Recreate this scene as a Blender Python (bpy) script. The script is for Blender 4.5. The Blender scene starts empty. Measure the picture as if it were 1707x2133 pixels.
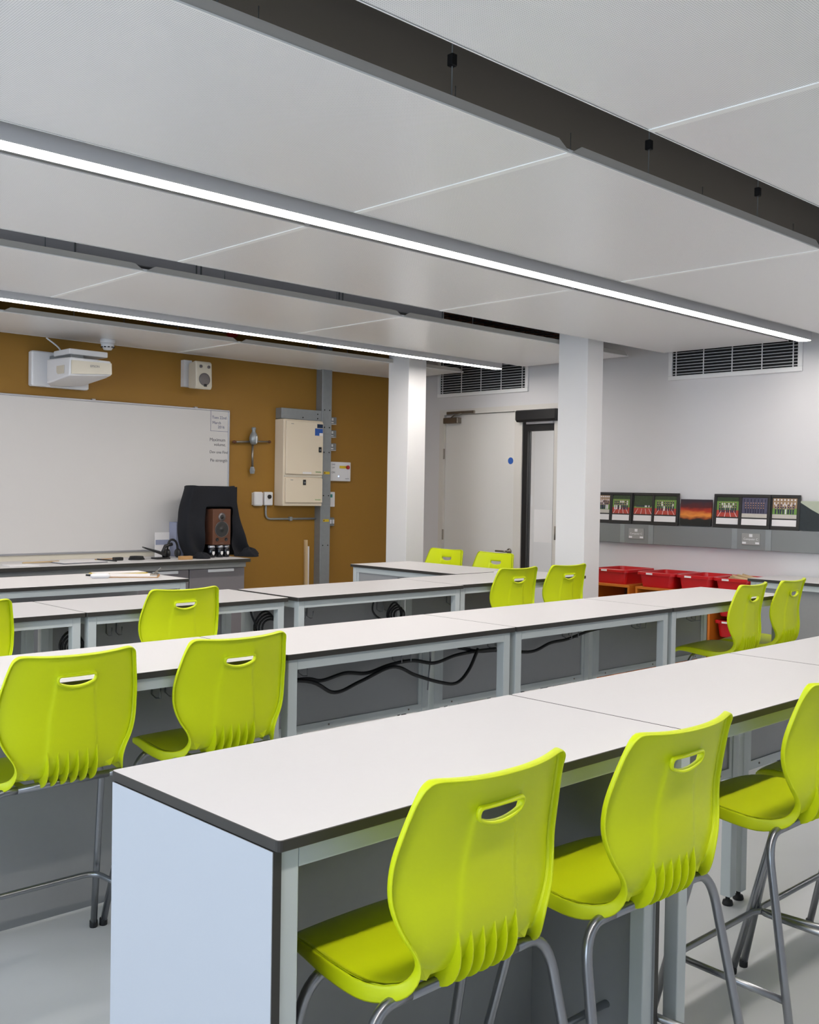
import bpy, bmesh, math, random
from mathutils import Vector, Matrix
random.seed(7)
S = bpy.context.scene
C = S.collection
PI = math.pi
R = math.radians

# ------------------------------------------------------------------ camera
YAW, PITCH, ROLL, HC, FPX = R(43.7687), R(-1.1910), R(0.94872), 1.4712, 2160.25
f = Vector((math.sin(YAW)*math.cos(PITCH), math.cos(YAW)*math.cos(PITCH), math.sin(PITCH)))
r0 = Vector((math.cos(YAW), -math.sin(YAW), 0)); u0 = r0.cross(f)
rr = r0*math.cos(ROLL) + u0*math.sin(ROLL); uu = -r0*math.sin(ROLL) + u0*math.cos(ROLL)
cd = bpy.data.cameras.new('camera'); cam = bpy.data.objects.new('camera', cd); C.objects.link(cam)
cam.matrix_world = Matrix(((rr.x, uu.x, -f.x, 0), (rr.y, uu.y, -f.y, 0), (rr.z, uu.z, -f.z, HC), (0, 0, 0, 1)))
cd.sensor_fit = 'VERTICAL'; cd.sensor_height = 36.0; cd.lens = FPX/2133*36.0
cd.clip_start = 0.05; cd.clip_end = 60
S.camera = cam
# ------------------------------------------------------------------ light and exposure
S.view_settings.view_transform = 'Standard'; S.view_settings.look = 'None'
S.view_settings.exposure = 0.0; S.view_settings.gamma = 1.0; S.view_settings.use_curve_mapping = False
LED_STRENGTH = 34.0
W = bpy.data.worlds.new('daylight'); S.world = W; W.use_nodes = True
bg = W.node_tree.nodes['Background']; bg.inputs[0].default_value = (0.75, 0.87, 1.0, 1); bg.inputs[1].default_value = 0.5
def area(name, loc, rot, sx, sy, power, col):
    l = bpy.data.lights.new(name, 'AREA'); l.shape = 'RECTANGLE'; l.size = sx; l.size_y = sy
    l.energy = power; l.color = col
    o = bpy.data.objects.new(name, l); C.objects.link(o); o.location = loc; o.rotation_euler = rot
    return o
# daylight entering by the windows of the left wall and of the wall behind the camera
area('window_daylight_left', (-2.36, 2.6, 1.85), (0, R(-90), 0), 1.6, 7.2, 165, (0.70, 0.84, 1.0))
area('window_daylight_rear', (2.6, -2.36, 1.75), (R(90), 0, 0), 7.0, 1.8, 8, (0.80, 0.90, 1.0))
area('corridor_light', (8.05, 5.6, 2.55), (0, 0, 0), 0.6, 1.8, 60, (1.0, 0.97, 0.93))

# ------------------------------------------------------------------ materials
def lin(c):
    return tuple(((x/255)/12.92 if x/255 <= 0.04045 else ((x/255+0.055)/1.055)**2.4) for x in c)
def mat(name, col, rough=0.5, metal=0.0, spec=0.5, noise=0.0, nscale=8.0, bump=0.0, bscale=200.0, emit=None, es=1.0, lin_in=False, coat=0.0):
    m = bpy.data.materials.new(name); m.use_nodes = True
    nt = m.node_tree; b = nt.nodes['Principled BSDF']
    c = col if lin_in else lin(col)
    b.inputs['Base Color'].default_value = (*c, 1); b.inputs['Roughness'].default_value = rough
    b.inputs['Metallic'].default_value = metal; b.inputs['Specular IOR Level'].default_value = spec
    if coat: b.inputs['Coat Weight'].default_value = coat
    tc = nt.nodes.new('ShaderNodeTexCoord')
    if noise:
        n = nt.nodes.new('ShaderNodeTexNoise'); n.inputs['Scale'].default_value = nscale; n.inputs['Detail'].default_value = 4
        mx = nt.nodes.new('ShaderNodeMix'); mx.data_type = 'RGBA'
        mx.inputs[6].default_value = (*[x*(1-noise) for x in c], 1); mx.inputs[7].default_value = (*[min(1, x*(1+noise)) for x in c], 1)
        nt.links.new(tc.outputs['Object'], n.inputs['Vector']); nt.links.new(n.outputs['Fac'], mx.inputs[0])
        nt.links.new(mx.outputs[2], b.inputs['Base Color'])
    if bump:
        n = nt.nodes.new('ShaderNodeTexNoise'); n.inputs['Scale'].default_value = bscale
        bp = nt.nodes.new('ShaderNodeBump'); bp.inputs['Strength'].default_value = bump; bp.inputs['Distance'].default_value = 0.002
        nt.links.new(tc.outputs['Object'], n.inputs['Vector']); nt.links.new(n.outputs['Fac'], bp.inputs['Height'])
        nt.links.new(bp.outputs['Normal'], b.inputs['Normal'])
    if emit:
        b.inputs['Emission Color'].default_value = (*emit, 1); b.inputs['Emission Strength'].default_value = es
    return m
M = {}
M['lime'] = mat('lime_plastic', (0.63, 0.73, 0.006), 0.40, spec=0.35, lin_in=True, bump=0.08, bscale=900)
M['chrome'] = mat('silver_tube', (150, 152, 156), 0.28, 0.85)
M['cap'] = mat('black_rubber', (22, 22, 24), 0.6)
M['top'] = mat('white_laminate', (0.625, 0.608, 0.612), 0.42, lin_in=True, noise=0.012, nscale=60)
M['edge'] = mat('dark_laminate_edge', (50, 48, 44), 0.45, noise=0.1, nscale=30)
M['frame'] = mat('light_grey_steel', (0.52, 0.56, 0.56), 0.4, lin_in=True)
M['panel'] = mat('mid_grey_panel', (0.31, 0.315, 0.32), 0.35, lin_in=True, noise=0.03, nscale=40)
M['white_panel'] = mat('white_end_panel', (0.455, 0.485, 0.53), 0.45, lin_in=True)
M['floor'] = mat('grey_vinyl_floor', (0.60, 0.61, 0.625), 0.33, lin_in=True, noise=0.06, nscale=3.0)
M['wall'] = mat('white_paint', (0.66, 0.645, 0.655), 0.6, lin_in=True, bump=0.05, bscale=300)
M['mustard'] = mat('mustard_paint', (0.30, 0.150, 0.016), 0.6, lin_in=True, noise=0.03, nscale=30, bump=0.05, bscale=300)
M['soffit'] = mat('grey_soffit', (0.10, 0.095, 0.083), 0.8, lin_in=True)
M['column'] = mat('white_column_paint', (0.80, 0.79, 0.79), 0.45, lin_in=True)
M['lip'] = mat('raft_edge_metal', (0.50, 0.48, 0.45), 0.4, lin_in=True)
M['joint'] = mat('raft_joint_white', (0.93, 0.93, 0.91), 0.4, lin_in=True)
M['galv'] = mat('galvanised_steel', (150, 155, 158), 0.42, 0.55, noise=0.08, nscale=25)
M['galv_light'] = mat('pale_galvanised_duct', (0.72, 0.70, 0.72), 0.5, 0.0, lin_in=True)
M['galv_flat'] = mat('grey_plated_box', (130, 133, 134), 0.5, 0.3)
M['black'] = mat('black_plastic', (18, 18, 20), 0.45)
M['cable'] = mat('black_cable_rubber', (16, 16, 18), 0.5)
M['cloth'] = mat('navy_cloth', (17, 19, 26), 0.95, noise=0.25, nscale=14, bump=0.5, bscale=60)
M['wp'] = mat('white_plastic', (222, 222, 224), 0.35)
M['offw'] = mat('cream_plastic', (205, 198, 182), 0.4)
M['cream'] = mat('cream_enamel', (222, 208, 186), 0.4)
M['door'] = mat('pale_grey_door', (0.68, 0.66, 0.635), 0.45, lin_in=True)
M['doorframe'] = mat('cream_door_frame', (0.64, 0.61, 0.57), 0.45, lin_in=True)
M['steel'] = mat('brushed_steel', (140, 132, 122), 0.35, 0.9)
M['board'] = mat('whiteboard_enamel', (0.62, 0.60, 0.585), 0.25, lin_in=True)
M['alu'] = mat('aluminium_trim', (175, 175, 180), 0.35, 0.7)
M['ink'] = mat('marker_ink', (96, 100, 130), 0.7)
M['ink_dark'] = mat('dark_marker_ink', (84, 84, 92), 0.7)
M['cupboard'] = mat('violet_grey_cupboard', (0.165, 0.152, 0.162), 0.45, lin_in=True)
M['rail'] = mat('grey_service_rail', (0.30, 0.30, 0.29), 0.45, lin_in=True)
M['wood'] = mat('walnut_veneer', (92, 56, 38), 0.45, noise=0.3, nscale=20)
M['cone'] = mat('speaker_cone', (40, 40, 40), 0.6)
M['ring'] = mat('grey_speaker_ring', (110, 105, 105), 0.4, 0.4)
M['glass_jar'] = mat('dark_jar', (20, 20, 26), 0.15)
M['paper'] = mat('white_paper', (225, 222, 222), 0.7)
M['cardboard'] = mat('brown_hardboard', (176, 134, 84), 0.6, noise=0.1, nscale=50)
M['acryl'] = mat('pale_blue_plastic', (150, 155, 178), 0.2)
M['orange'] = mat('beech_orange_unit', (198, 112, 30), 0.45, noise=0.1, nscale=12)
M['red'] = mat('red_tray_plastic', (0.52, 0.008, 0.012), 0.28, lin_in=True)
M['redpaint'] = mat('red_valve_paint', (170, 30, 24), 0.4)
M['yellow'] = mat('yellow_sticker', (214, 184, 40), 0.5)
M['blue'] = mat('blue_sticker', (40, 88, 170), 0.5)
M['darkblue'] = mat('dark_blue_sticker', (14, 38, 70), 0.4)
M['green'] = mat('green_print', (90, 160, 60), 0.5)
M['teal'] = mat('teal_print', (60, 140, 130), 0.5)
M['frameblack'] = mat('black_picture_frame', (34, 32, 30), 0.35)
M['greyprint'] = mat('grey_print', (120, 120, 128), 0.6)
M['dark'] = mat('dark_void', (14, 14, 14), 0.8)
M['darkframe'] = mat('black_window_frame', (20, 20, 22), 0.4)
M['brown'] = mat('brown_timber', (92, 52, 30), 0.6)
M['jute'] = mat('beige_sticks', (196, 170, 130), 0.7)
M['led'] = mat('led_diffuser', (255, 255, 255), 0.5, emit=(1.0, 0.94, 0.885), es=LED_STRENGTH)
M['void_glow'] = mat('added_void_glow', (255, 255, 255), 0.5, emit=(1.0, 0.94, 0.885), es=5.0)  # added glow for the luminaire tops, brightens the void above the rafts
M['led_body'] = mat('luminaire_body', (0.60, 0.59, 0.60), 0.45, 0.0, lin_in=True)
M['ledblue'] = mat('blue_indicator', (120, 150, 255), 0.4, emit=(0.4, 0.6, 1.0), es=3)
def glass():
    m = bpy.data.materials.new('clear_glass'); m.use_nodes = True; b = m.node_tree.nodes['Principled BSDF']
    b.inputs['Transmission Weight'].default_value = 1; b.inputs['Roughness'].default_value = 0.0; b.inputs['IOR'].default_value = 1.45
    b.inputs['Base Color'].default_value = (0.93, 0.96, 0.95, 1); return m
M['glass'] = glass()
def perforated():
    m = bpy.data.materials.new('perforated_white_metal'); m.use_nodes = True; nt = m.node_tree; b = nt.nodes['Principled BSDF']
    tc = nt.nodes.new('ShaderNodeTexCoord'); sc = nt.nodes.new('ShaderNodeVectorMath'); sc.operation = 'SCALE'; sc.inputs[3].default_value = 1/0.0062
    fr = nt.nodes.new('ShaderNodeVectorMath'); fr.operation = 'FRACTION'
    sb = nt.nodes.new('ShaderNodeVectorMath'); sb.operation = 'SUBTRACT'; sb.inputs[1].default_value = (0.5, 0.5, 0)
    ml = nt.nodes.new('ShaderNodeVectorMath'); ml.operation = 'MULTIPLY'; ml.inputs[1].default_value = (1, 1, 0)
    ln = nt.nodes.new('ShaderNodeVectorMath'); ln.operation = 'LENGTH'
    lt = nt.nodes.new('ShaderNodeMath'); lt.operation = 'LESS_THAN'; lt.inputs[1].default_value = 0.27
    mx = nt.nodes.new('ShaderNodeMix'); mx.data_type = 'RGBA'
    mx.inputs[6].default_value = (0.88, 0.875, 0.87, 1); mx.inputs[7].default_value = (0.50, 0.50, 0.50, 1)
    L = nt.links.new
    L(tc.outputs['Object'], sc.inputs[0]); L(sc.outputs[0], fr.inputs[0]); L(fr.outputs[0], sb.inputs[0]); L(sb.outputs[0], ml.inputs[0])
    L(ml.outputs[0], ln.inputs[0]); L(ln.outputs['Value'], lt.inputs[0]); L(lt.outputs[0], mx.inputs[0]); L(mx.outputs[2], b.inputs['Base Color'])
    b.inputs['Roughness'].default_value = 0.30; b.inputs['Specular IOR Level'].default_value = 0.7
    return m
M['perf'] = perforated()
def sunset():
    m = bpy.data.materials.new('sunset_print'); m.use_nodes = True; nt = m.node_tree; b = nt.nodes['Principled BSDF']
    tc = nt.nodes.new('ShaderNodeTexCoord'); sp = nt.nodes.new('ShaderNodeSeparateXYZ'); n = nt.nodes.new('ShaderNodeTexNoise')
    n.inputs['Scale'].default_value = 9; mp = nt.nodes.new('ShaderNodeMapping'); mp.inputs['Scale'].default_value = (1, 0.4, 2.2)
    ad = nt.nodes.new('ShaderNodeMath'); ad.operation = 'MULTIPLY_ADD'; ad.inputs[1].default_value = 0.35
    mr = nt.nodes.new('ShaderNodeMapRange'); mr.inputs[1].default_value = -0.105; mr.inputs[2].default_value = 0.105
    rp = nt.nodes.new('ShaderNodeValToRGB'); e = rp.color_ramp.elements
    e[0].position = 0.22; e[0].color = (0.012, 0.012, 0.01, 1); e[1].position = 0.95; e[1].color = (0.03, 0.02, 0.03, 1)
    for p, c in ((0.30, (0.02, 0.015, 0.01, 1)), (0.34, (0.25, 0.05, 0.01, 1)), (0.46, (0.75, 0.26, 0.04, 1)), (0.60, (0.42, 0.03, 0.01, 1)), (0.74, (0.10, 0.012, 0.012, 1))):
        k = e.new(p); k.color = c
    sub = nt.nodes.new('ShaderNodeMath'); sub.operation = 'SUBTRACT'; sub.inputs[1].default_value = 0.17
    L = nt.links.new
    L(tc.outputs['Object'], sp.inputs[0]); L(tc.outputs['Object'], mp.inputs[0]); L(mp.outputs[0], n.inputs['Vector'])
    L(sp.outputs[2], mr.inputs[0]); L(n.outputs['Fac'], ad.inputs[0]); L(mr.outputs[0], ad.inputs[2]); L(ad.outputs[0], sub.inputs[0])
    L(sub.outputs[0], rp.inputs[0]); L(rp.outputs[0], b.inputs['Base Color']); b.inputs['Roughness'].default_value = 0.3
    return m
M['sunset'] = sunset()
PR = {k: mat('print_'+k, v, 0.5, noise=nz, nscale=60) for k, v, nz in (
    ('tree', (44, 62, 30), .5), ('grass', (104, 142, 62), .15), ('track', (176, 62, 48), .12), ('line', (230, 225, 220), 0),
    ('navy', (34, 34, 62), .2), ('shirt', (214, 210, 214), .05), ('skin', (176, 134, 110), .05), ('brick', (150, 122, 92), .3),
    ('pave', (190, 184, 176), .1), ('slate', (76, 74, 96), .3), ('winwhite', (222, 220, 224), 0), ('sea', (38, 56, 60), .3), ('sky', (170, 176, 158), .05), ('rock', (26, 36, 40), .3))}

# ------------------------------------------------------------------ mesh helpers
class MB:
    def __init__(s): s.v = []; s.f = []; s.m = []; s.sm = []; s.slots = []
    def slot(s, m):
        if m not in s.slots: s.slots.append(m)
        return s.slots.index(m)
    def add(s, vs, fs, m, smooth=False):
        o = len(s.v); k = s.slot(m); s.v += [tuple(v) for v in vs]
        for q in fs: s.f.append(tuple(o+i for i in q)); s.m.append(k); s.sm.append(smooth)
        return s
    def box(s, x0, x1, y0, y1, z0, z1, m):
        vs = [(x, y, z) for z in (z0, z1) for x, y in ((x0, y0), (x1, y0), (x1, y1), (x0, y1))]
        return s.add(vs, [(3, 2, 1, 0), (4, 5, 6, 7), (0, 1, 5, 4), (1, 2, 6, 5), (2, 3, 7, 6), (3, 0, 4, 7)], m)
    def cbox(s, x0, x1, y0, y1, z0, z1, m, c=0.003, m2=None, rc=None):
        """box with chamfered top and bottom rims and rounded vertical corners"""
        rc = rc if rc is not None else c*1.5
        def ring(z, i):
            r = max(rc, 1e-4); out = []
            for cx, cy, a0 in ((x1-r, y0+r, -90), (x1-r, y1-r, 0), (x0+r, y1-r, 90), (x0+r, y0+r, 180)):
                for k in range(4):
                    a = R(a0+k*30); q = r-i if r > i else 0.0
                    out.append((cx+q*math.cos(a), cy+q*math.sin(a), z))
            return out
        rs = [ring(z0, c), ring(z0+c, 0), ring(z1-c, 0), ring(z1, c)]
        n = 16; vs = sum(rs, []); fs = []
        for j in range(3):
            for i in range(n): fs.append((j*n+i, j*n+(i+1) % n, (j+1)*n+(i+1) % n, (j+1)*n+i))
        s.add(vs, fs, m); o = len(s.v)-4*n
        s.add([vs[i] for i in range(3*n, 4*n)], [tuple(range(n))], m2 or m); s.add([vs[i] for i in range(n)], [tuple(range(n-1, -1, -1))], m)
        return s
    def tube(s, pts, r, m, n=10, cap=True, closed=False):
        pts = [Vector(p) for p in pts]; N = len(pts); rings = []; prev = None
        for i, p in enumerate(pts):
            if closed: t = (pts[(i+1) % N]-pts[i-1]).normalized()
            else: t = (pts[min(i+1, N-1)]-pts[max(i-1, 0)]).normalized()
            if prev is None:
                a = Vector((0, 0, 1)) if abs(t.z) < 0.9 else Vector((1, 0, 0)); nrm = t.cross(a).normalized()
            else: nrm = (prev - t*prev.dot(t)).normalized()
            prev = nrm; b = t.cross(nrm)
            rings += [tuple(p + (nrm*math.cos(2*PI*k/n)+b*math.sin(2*PI*k/n))*r) for k in range(n)]
        fs = []
        for j in range(N if closed else N-1):
            j2 = (j+1) % N
            for i in range(n): fs.append((j*n+i, j*n+(i+1) % n, j2*n+(i+1) % n, j2*n+i))
        if cap and not closed: fs += [tuple(range(n-1, -1, -1)), tuple((N-1)*n+i for i in range(n))]
        return s.add(rings, fs, m, True)
    def lathe(s, prof, c, m, axis='z', n=24, smooth=True):
        vs = []; fs = []
        for (r, h) in prof:
            for k in range(n):
                a = 2*PI*k/n; q = (r*math.cos(a), r*math.sin(a), h)
                if axis == 'y': q = (q[0], h, q[1])
                if axis == 'x': q = (h, q[0], q[1])
                vs.append((c[0]+q[0], c[1]+q[1], c[2]+q[2]))
        for j in range(len(prof)-1):
            for i in range(n): fs.append((j*n+i, j*n+(i+1) % n, (j+1)*n+(i+1) % n, (j+1)*n+i))
        fs += [tuple(range(n-1, -1, -1)), tuple((len(prof)-1)*n+i for i in range(n))]
        return s.add(vs, fs, m, smooth)
    def prism(s, poly, axis, a0, a1, m):
        """poly in the plane normal to axis, extruded a0..a1"""
        n = len(poly)
        def P(p, a):
            return {'x': (a, p[0], p[1]), 'y': (p[0], a, p[1]), 'z': (p[0], p[1], a)}[axis]
        vs = [P(p, a0) for p in poly]+[P(p, a1) for p in poly]
        fs = [tuple(range(n)), tuple(range(2*n-1, n-1, -1))]+[(i, (i+1) % n, n+(i+1) % n, n+i) for i in range(n)]
        return s.add(vs, fs, m)
    def build(s, name, parent=None, loc=None):
        me = bpy.data.meshes.new(name); me.from_pydata(s.v, [], s.f)
        for m in s.slots: me.materials.append(M[m] if isinstance(m, str) else m)
        me.polygons.foreach_set('material_index', s.m); me.polygons.foreach_set('use_smooth', s.sm)
        bm = bmesh.new(); bm.from_mesh(me); bmesh.ops.recalc_face_normals(bm, faces=bm.faces); bm.to_mesh(me); bm.free()
        me.update(); o = bpy.data.objects.new(name, me); C.objects.link(o)
        if parent: o.parent = parent
        if loc: o.location = loc
        return o
def tag(o, label, cat, group=None, kind=None):
    o['label'] = label; o['category'] = cat
    if group: o['group'] = group
    if kind: o['kind'] = kind
    return o
def empty(name, loc=(0, 0, 0), rz=0, label=None, cat=None, group=None):
    o = bpy.data.objects.new(name, None); C.objects.link(o); o.location = loc; o.rotation_euler = (0, 0, rz); o.empty_display_size = 0.05
    if label: tag(o, label, cat, group)
    return o
def struct(o): o['kind'] = 'structure'; return o
def copy_tree(o, parent=None):
    c = o.copy(); C.objects.link(c); c.parent = parent
    for ch in list(o.children): copy_tree(ch, c)
    return c
def text(name, body, size, m, parent, loc, rot, align='CENTER', ext=0.0004):
    cu = bpy.data.curves.new(name, 'FONT'); cu.body = body; cu.size = size; cu.align_x = align; cu.align_y = 'CENTER'; cu.extrude = ext
    t = bpy.data.objects.new(name, cu); C.objects.link(t)
    dg = bpy.context.evaluated_depsgraph_get(); me = bpy.data.meshes.new_from_object(t.evaluated_get(dg))
    bpy.data.objects.remove(t); bpy.data.curves.remove(cu)
    o = bpy.data.objects.new(name, me); C.objects.link(o); me.materials.clear(); me.materials.append(M[m]); o.parent = parent; o.location = loc; o.rotation_euler = rot
    return o
def arc(p0, p1, p2, n=6):
    p0, p1, p2 = map(Vector, (p0, p1, p2))
    return [(p0*(1-t)**2+p1*2*t*(1-t)+p2*t*t) for t in [i/n for i in range(n+1)]]
def spline(pts, n=8):
    P = [Vector(p) for p in pts]; P = [P[0]*2-P[1]]+P+[P[-1]*2-P[-2]]; out = []
    for i in range(1, len(P)-2):
        for k in range(n):
            t = k/n; a, b, c, d = P[i-1:i+3]
            out.append(0.5*((2*b)+(c-a)*t+(2*a-5*b+4*c-d)*t*t+(3*b-a-3*c+d)*t**3))
    out.append(P[-2]); return out

# ------------------------------------------------------------------ room shell
XR, YF, XL, YB, ZS, ZR = 7.2, 7.56, -2.4, -2.4, 3.2, 2.571
struct(MB().box(XL-.2, 9.0, YB-.2, YF+.2, -0.1, 0, 'floor').build('floor'))
struct(MB().box(XL-.2, 9.0, YB-.2, YF+.2, ZS, ZS+.1, 'soffit').build('ceiling'))
struct(MB().box(XL-.2, XR+.15, YF, YF+.15, 0, ZS, 'mustard').build('wall_front'))
w = MB()
DOOR = (6.145, 7.04); WIN = (5.69, 6.055); DT = 2.205; VZ = (2.41, 2.76)
for y0, y1, z0, z1 in ((YB, WIN[0]-.06, 0, ZS), (DOOR[1]+.06, YF, 0, ZS), (WIN[0]-.06, DOOR[1]+.06, DT+.05, ZS)):
    w.box(XR, XR+.15, y0, y1, z0, z1, 'wall')
struct(w.build('wall_right'))
w = MB()   # left wall with a long window opening
for y0, y1, z0, z1 in ((YB, YF, 0, 1.02), (YB, YF, 2.68, ZS), (YB, -1.05, 1.02, 2.68), (6.25, YF, 1.02, 2.68)):
    w.box(XL-.15, XL, y0, y1, z0, z1, 'wall')
struct(w.build('wall_left'))
w = MB()
for x0, x1, z0, z1 in ((XL, XR, 0, .82), (XL, XR, 2.68, ZS), (XL, -.95, .82, 2.68), (6.15, XR, .82, 2.68)):
    w.box(x0, x1, YB-.15, YB, z0, z1, 'wall')
struct(w.build('wall_back'))
w = struct(empty('window_2'))
for k in range(6):
    y = -1.05+k*7.3/5
    MB().box(XL-.10, XL-.04, y-.025 if k else y, y+.025, 1.02, 2.68, 'frame').build('mullion', w)
MB().box(XL-.10, XL-.04, -1.05, 6.25, 1.02, 1.07, 'frame').box(XL-.10, XL-.04, -1.05, 6.25, 2.63, 2.68, 'frame').build('window_frame', w)
w = struct(empty('window_3'))
for k in range(6):
    x = -.95+k*7.1/5
    MB().box(x-.025, x+.025, YB-.10, YB-.04, .82, 2.68, 'frame').build('mullion', w)
MB().box(-.95, 6.15, YB-.10, YB-.04, .82, .87, 'frame').box(-.95, 6.15, YB-.10, YB-.04, 2.63, 2.68, 'frame').build('window_frame', w)
# corridor beyond the glazed side panel
struct(MB().box(8.85, 9.0, 3.8, YF+.2, 0, ZS, 'wall').box(XR+.15, 9.0, 3.65, 3.8, 0, ZS, 'wall').box(XR+.15, 9.0, YF+.0, YF+.15, 0, ZS, 'wall').build('wall_corridor'))
# door
d = struct(empty('door_1', (XR, 0, 0)))
MB().cbox(.012, .056, DOOR[0]+.004, DOOR[1]-.004, 0.008, DT-.004, 'door', .002).build('door_leaf', d)
fr = MB()
fr.box(-.012, .10, DOOR[1], DOOR[1]+.06, 0, DT, 'doorframe').box(-.012, .10, WIN[1], DOOR[0], 0, DT, 'doorframe')
fr.box(-.012, .10, WIN[0]-.06, WIN[0], 0, DT, 'doorframe').box(-.012, .10, WIN[0]-.06, DOOR[1]+.06, DT, DT+.05, 'doorframe')
fr.box(.056, .075, DOOR[0], DOOR[1], 0, DT, 'dark')
fr.build('door_frame', d)
cl = MB().cbox(-.05, .012, 6.83, 7.02, DT-.085, DT-.03, 'steel', .004).build('door_closer', d)
MB().cbox(-.035, -.014, 6.63, 6.99, DT+.002, DT+.028, 'steel', .003).tube([(-.03, 6.93, DT-.03), (-.06, 6.86, DT-.012), (-.03, 6.79, DT+.004)], .007, 'steel', 8).build('closer_arm', cl)
for z in (1.83, 1.05, .25):
    MB().tube([(-.004, DOOR[1]+.004, z-.05), (-.004, DOOR[1]+.004, z+.05)], .009, 'steel', 8).build('hinge', d)
h = MB().lathe([(.026, -.0), (.026, -.008), (.012, -.010), (.010, -.04)], (.012, 6.20, .93), 'steel', 'x', 20)
h.tube([(-.035, 6.20, .93), (-.045, 6.215, .93), (-.045, 6.32, .93)], .009, 'steel', 8)
h.build('door_handle', d)
MB().lathe([(.031, 0), (.031, -.0015)], (.0115, 6.205, 1.757), 'blue', 'x', 28, False).build('sign_disc', d)['label'] = 'round blue fire door sign disc'
# glazed side panel
g = struct(empty('window_1', (XR, 0, 0)))
k = MB().box(.0, .06, WIN[1]-.055, WIN[1], 0, DT, 'darkframe').box(.0, .06, WIN[0], WIN[0]+.012, 0, DT, 'darkframe')
k.box(.0, .06, WIN[0]+.012, WIN[1]-.055, 2.02, 2.075, 'darkframe').box(.0, .06, WIN[0]+.012, WIN[1]-.055, 0, .12, 'darkframe').box(.0, .06, WIN[0]+.012, WIN[1]-.055, 2.075, DT, 'darkframe')
k.build('window_frame', g)
MB().box(.024, .032, WIN[0]+.012, WIN[1]-.055, .12, 2.02, 'glass').build('pane', g)
ps = MB().box(.021, .0225, WIN[0]+.03, 5.925, 1.03, 1.32, 'paper').build('paper_notice')
ps.location = (XR, 0, 0); tag(ps, 'sheet of white paper stuck to the narrow glazed panel beside the door', 'paper')
b = empty('roller_blind', (XR, 0, 0), 0, 'black roller blind cassette rolled up above the narrow glazed panel', 'roller blind')
MB().prism([(-.012, 2.10), (-.055, 2.10), (-.075, 2.12), (-.075, 2.195), (-.06, 2.205), (-.012, 2.205)], 'y', WIN[0]-.05, WIN[1]+.03, 'black').build('blind_cassette', b)
MB().box(-.03, -.012, WIN[0]+.0, WIN[1]-.06, 2.08, 2.10, 'alu').build('bottom_bar', b)
MB().tube([(.01-.03, WIN[0]-.035, 1.06), (-.03+.01, WIN[0]-.035, 1.18)], .008, 'steel', 8).build('hinge', d)
# skirting
struct(MB().box(XL, XR, YF-.015, YF, 0, .1, 'frame').build('baseboard_front'))
struct(MB().box(XR-.015, XR, YB, WIN[0]-.06, 0, .1, 'wall').build('baseboard_right'))

def prism_xz(mb, poly, y0, y1, m): mb.prism(poly, 'y', y0, y1, m)

# grilles in the right wall
def grille(y0, y1, z0, z1, label):
    e = empty('ventilation_grille', (XR, 0, 0), 0, label, 'ventilation grille', 'louvred ventilation grilles high in the white wall')
    o = MB(); t = .035
    o.cbox(-.02, 0, y0-t, y1+t, z0-t, z0, 'column', .003).cbox(-.02, 0, y0-t, y1+t, z1, z1+t, 'column', .003)
    o.cbox(-.02, 0, y0-t, y0, z0, z1, 'column', .003).cbox(-.02, 0, y1, y1+t, z0, z1, 'column', .003).build('frame', e)
    MB().box(-.003, -.001, y0, y1, z0, z1, 'dark').build('backing', e)
    l = MB(); n = int((z1-z0)/.0235)
    for i in range(n):
        z = z0+.012+i*.0235
        l.prism([(-.012, z-.001), (-.004, z+.004), (-.004, z+.0065), (-.012, z+.002)], 'y', y0, y1, 'galv_light')
    l.build('louvre_blades', e)
    b = MB()
    ys = [y0+.035+(y1-y0-.07)*i/4 for i in range(5)]
    for y in ys: b.box(-.016, -.012, y-.004, y+.004, z0, z1, 'galv_light')
    b.build('divider_bars', e)
    return e
grille(3.485, 4.52, *VZ, 'long louvred grille above the row of photographs, right of the square columns')
grille(6.03, 7.10, *VZ, 'long louvred grille above the pale door, left of the nearer square column')

# square columns
for x, y, dx, dy, lab in ((6.09, 4.53, .19, .262, 'nearer white square column, right of the door, in front of the glazed panel'),
                          (6.115, 6.42, .21, .255, 'farther white square column between the mustard wall and the door')):
    tag(MB().cbox(x, x+dx, y, y+dy, 0, ZS, 'column', .001, rc=.004).build('column'), lab, 'column', 'square columns')

# ------------------------------------------------------------------ ceiling rafts
JX = [-0.96, 0.87, 2.70, 4.52, 7.0]
def raft(x0, x1, y0, y1, label, joint_r=True, hang=True):
    e = empty('ceiling_raft', (x0, y0, ZR), 0, label, 'ceiling panel', 'suspended perforated ceiling rafts')
    L, D = x1-x0, y1-y0; t = .003
    MB().box(0, L, 0, D, 0, .012, 'perf').build('panel', e)
    h = .034; s = .06
    for yy, nm in ((0, 'near'), (D-.004, 'far')):
        MB().prism([(0, 0), (L, 0), (L-s*.35, .012), (L-s, h), (s, h), (s*.35, .012)], 'y', yy-(.002 if nm == 'near' else -.002), yy+.004, 'lip').build('edge_lip', e)
    MB().box(0, L, -.004, .0, -.002, .003, 'joint').build('edge_trim', e); MB().box(0, L, D, D+.004, -.002, .003, 'joint').build('edge_trim', e)
    if joint_r: MB().box(L-.014, L+.014, 0, D, -.003, .0, 'joint').build('joint_strip', e)
    if hang:
        for hx in (L*.28, L*.72):
            for hy in (.04, D-.04):
                MB().tube([(hx, hy, .012), (hx, hy, ZS-ZR)], .0022, 'galv_flat', 6).cbox(hx-.011, hx+.011, hy-.011, hy+.011, .14, .175, 'black', .002).build('hanger', e)
    return e
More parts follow.
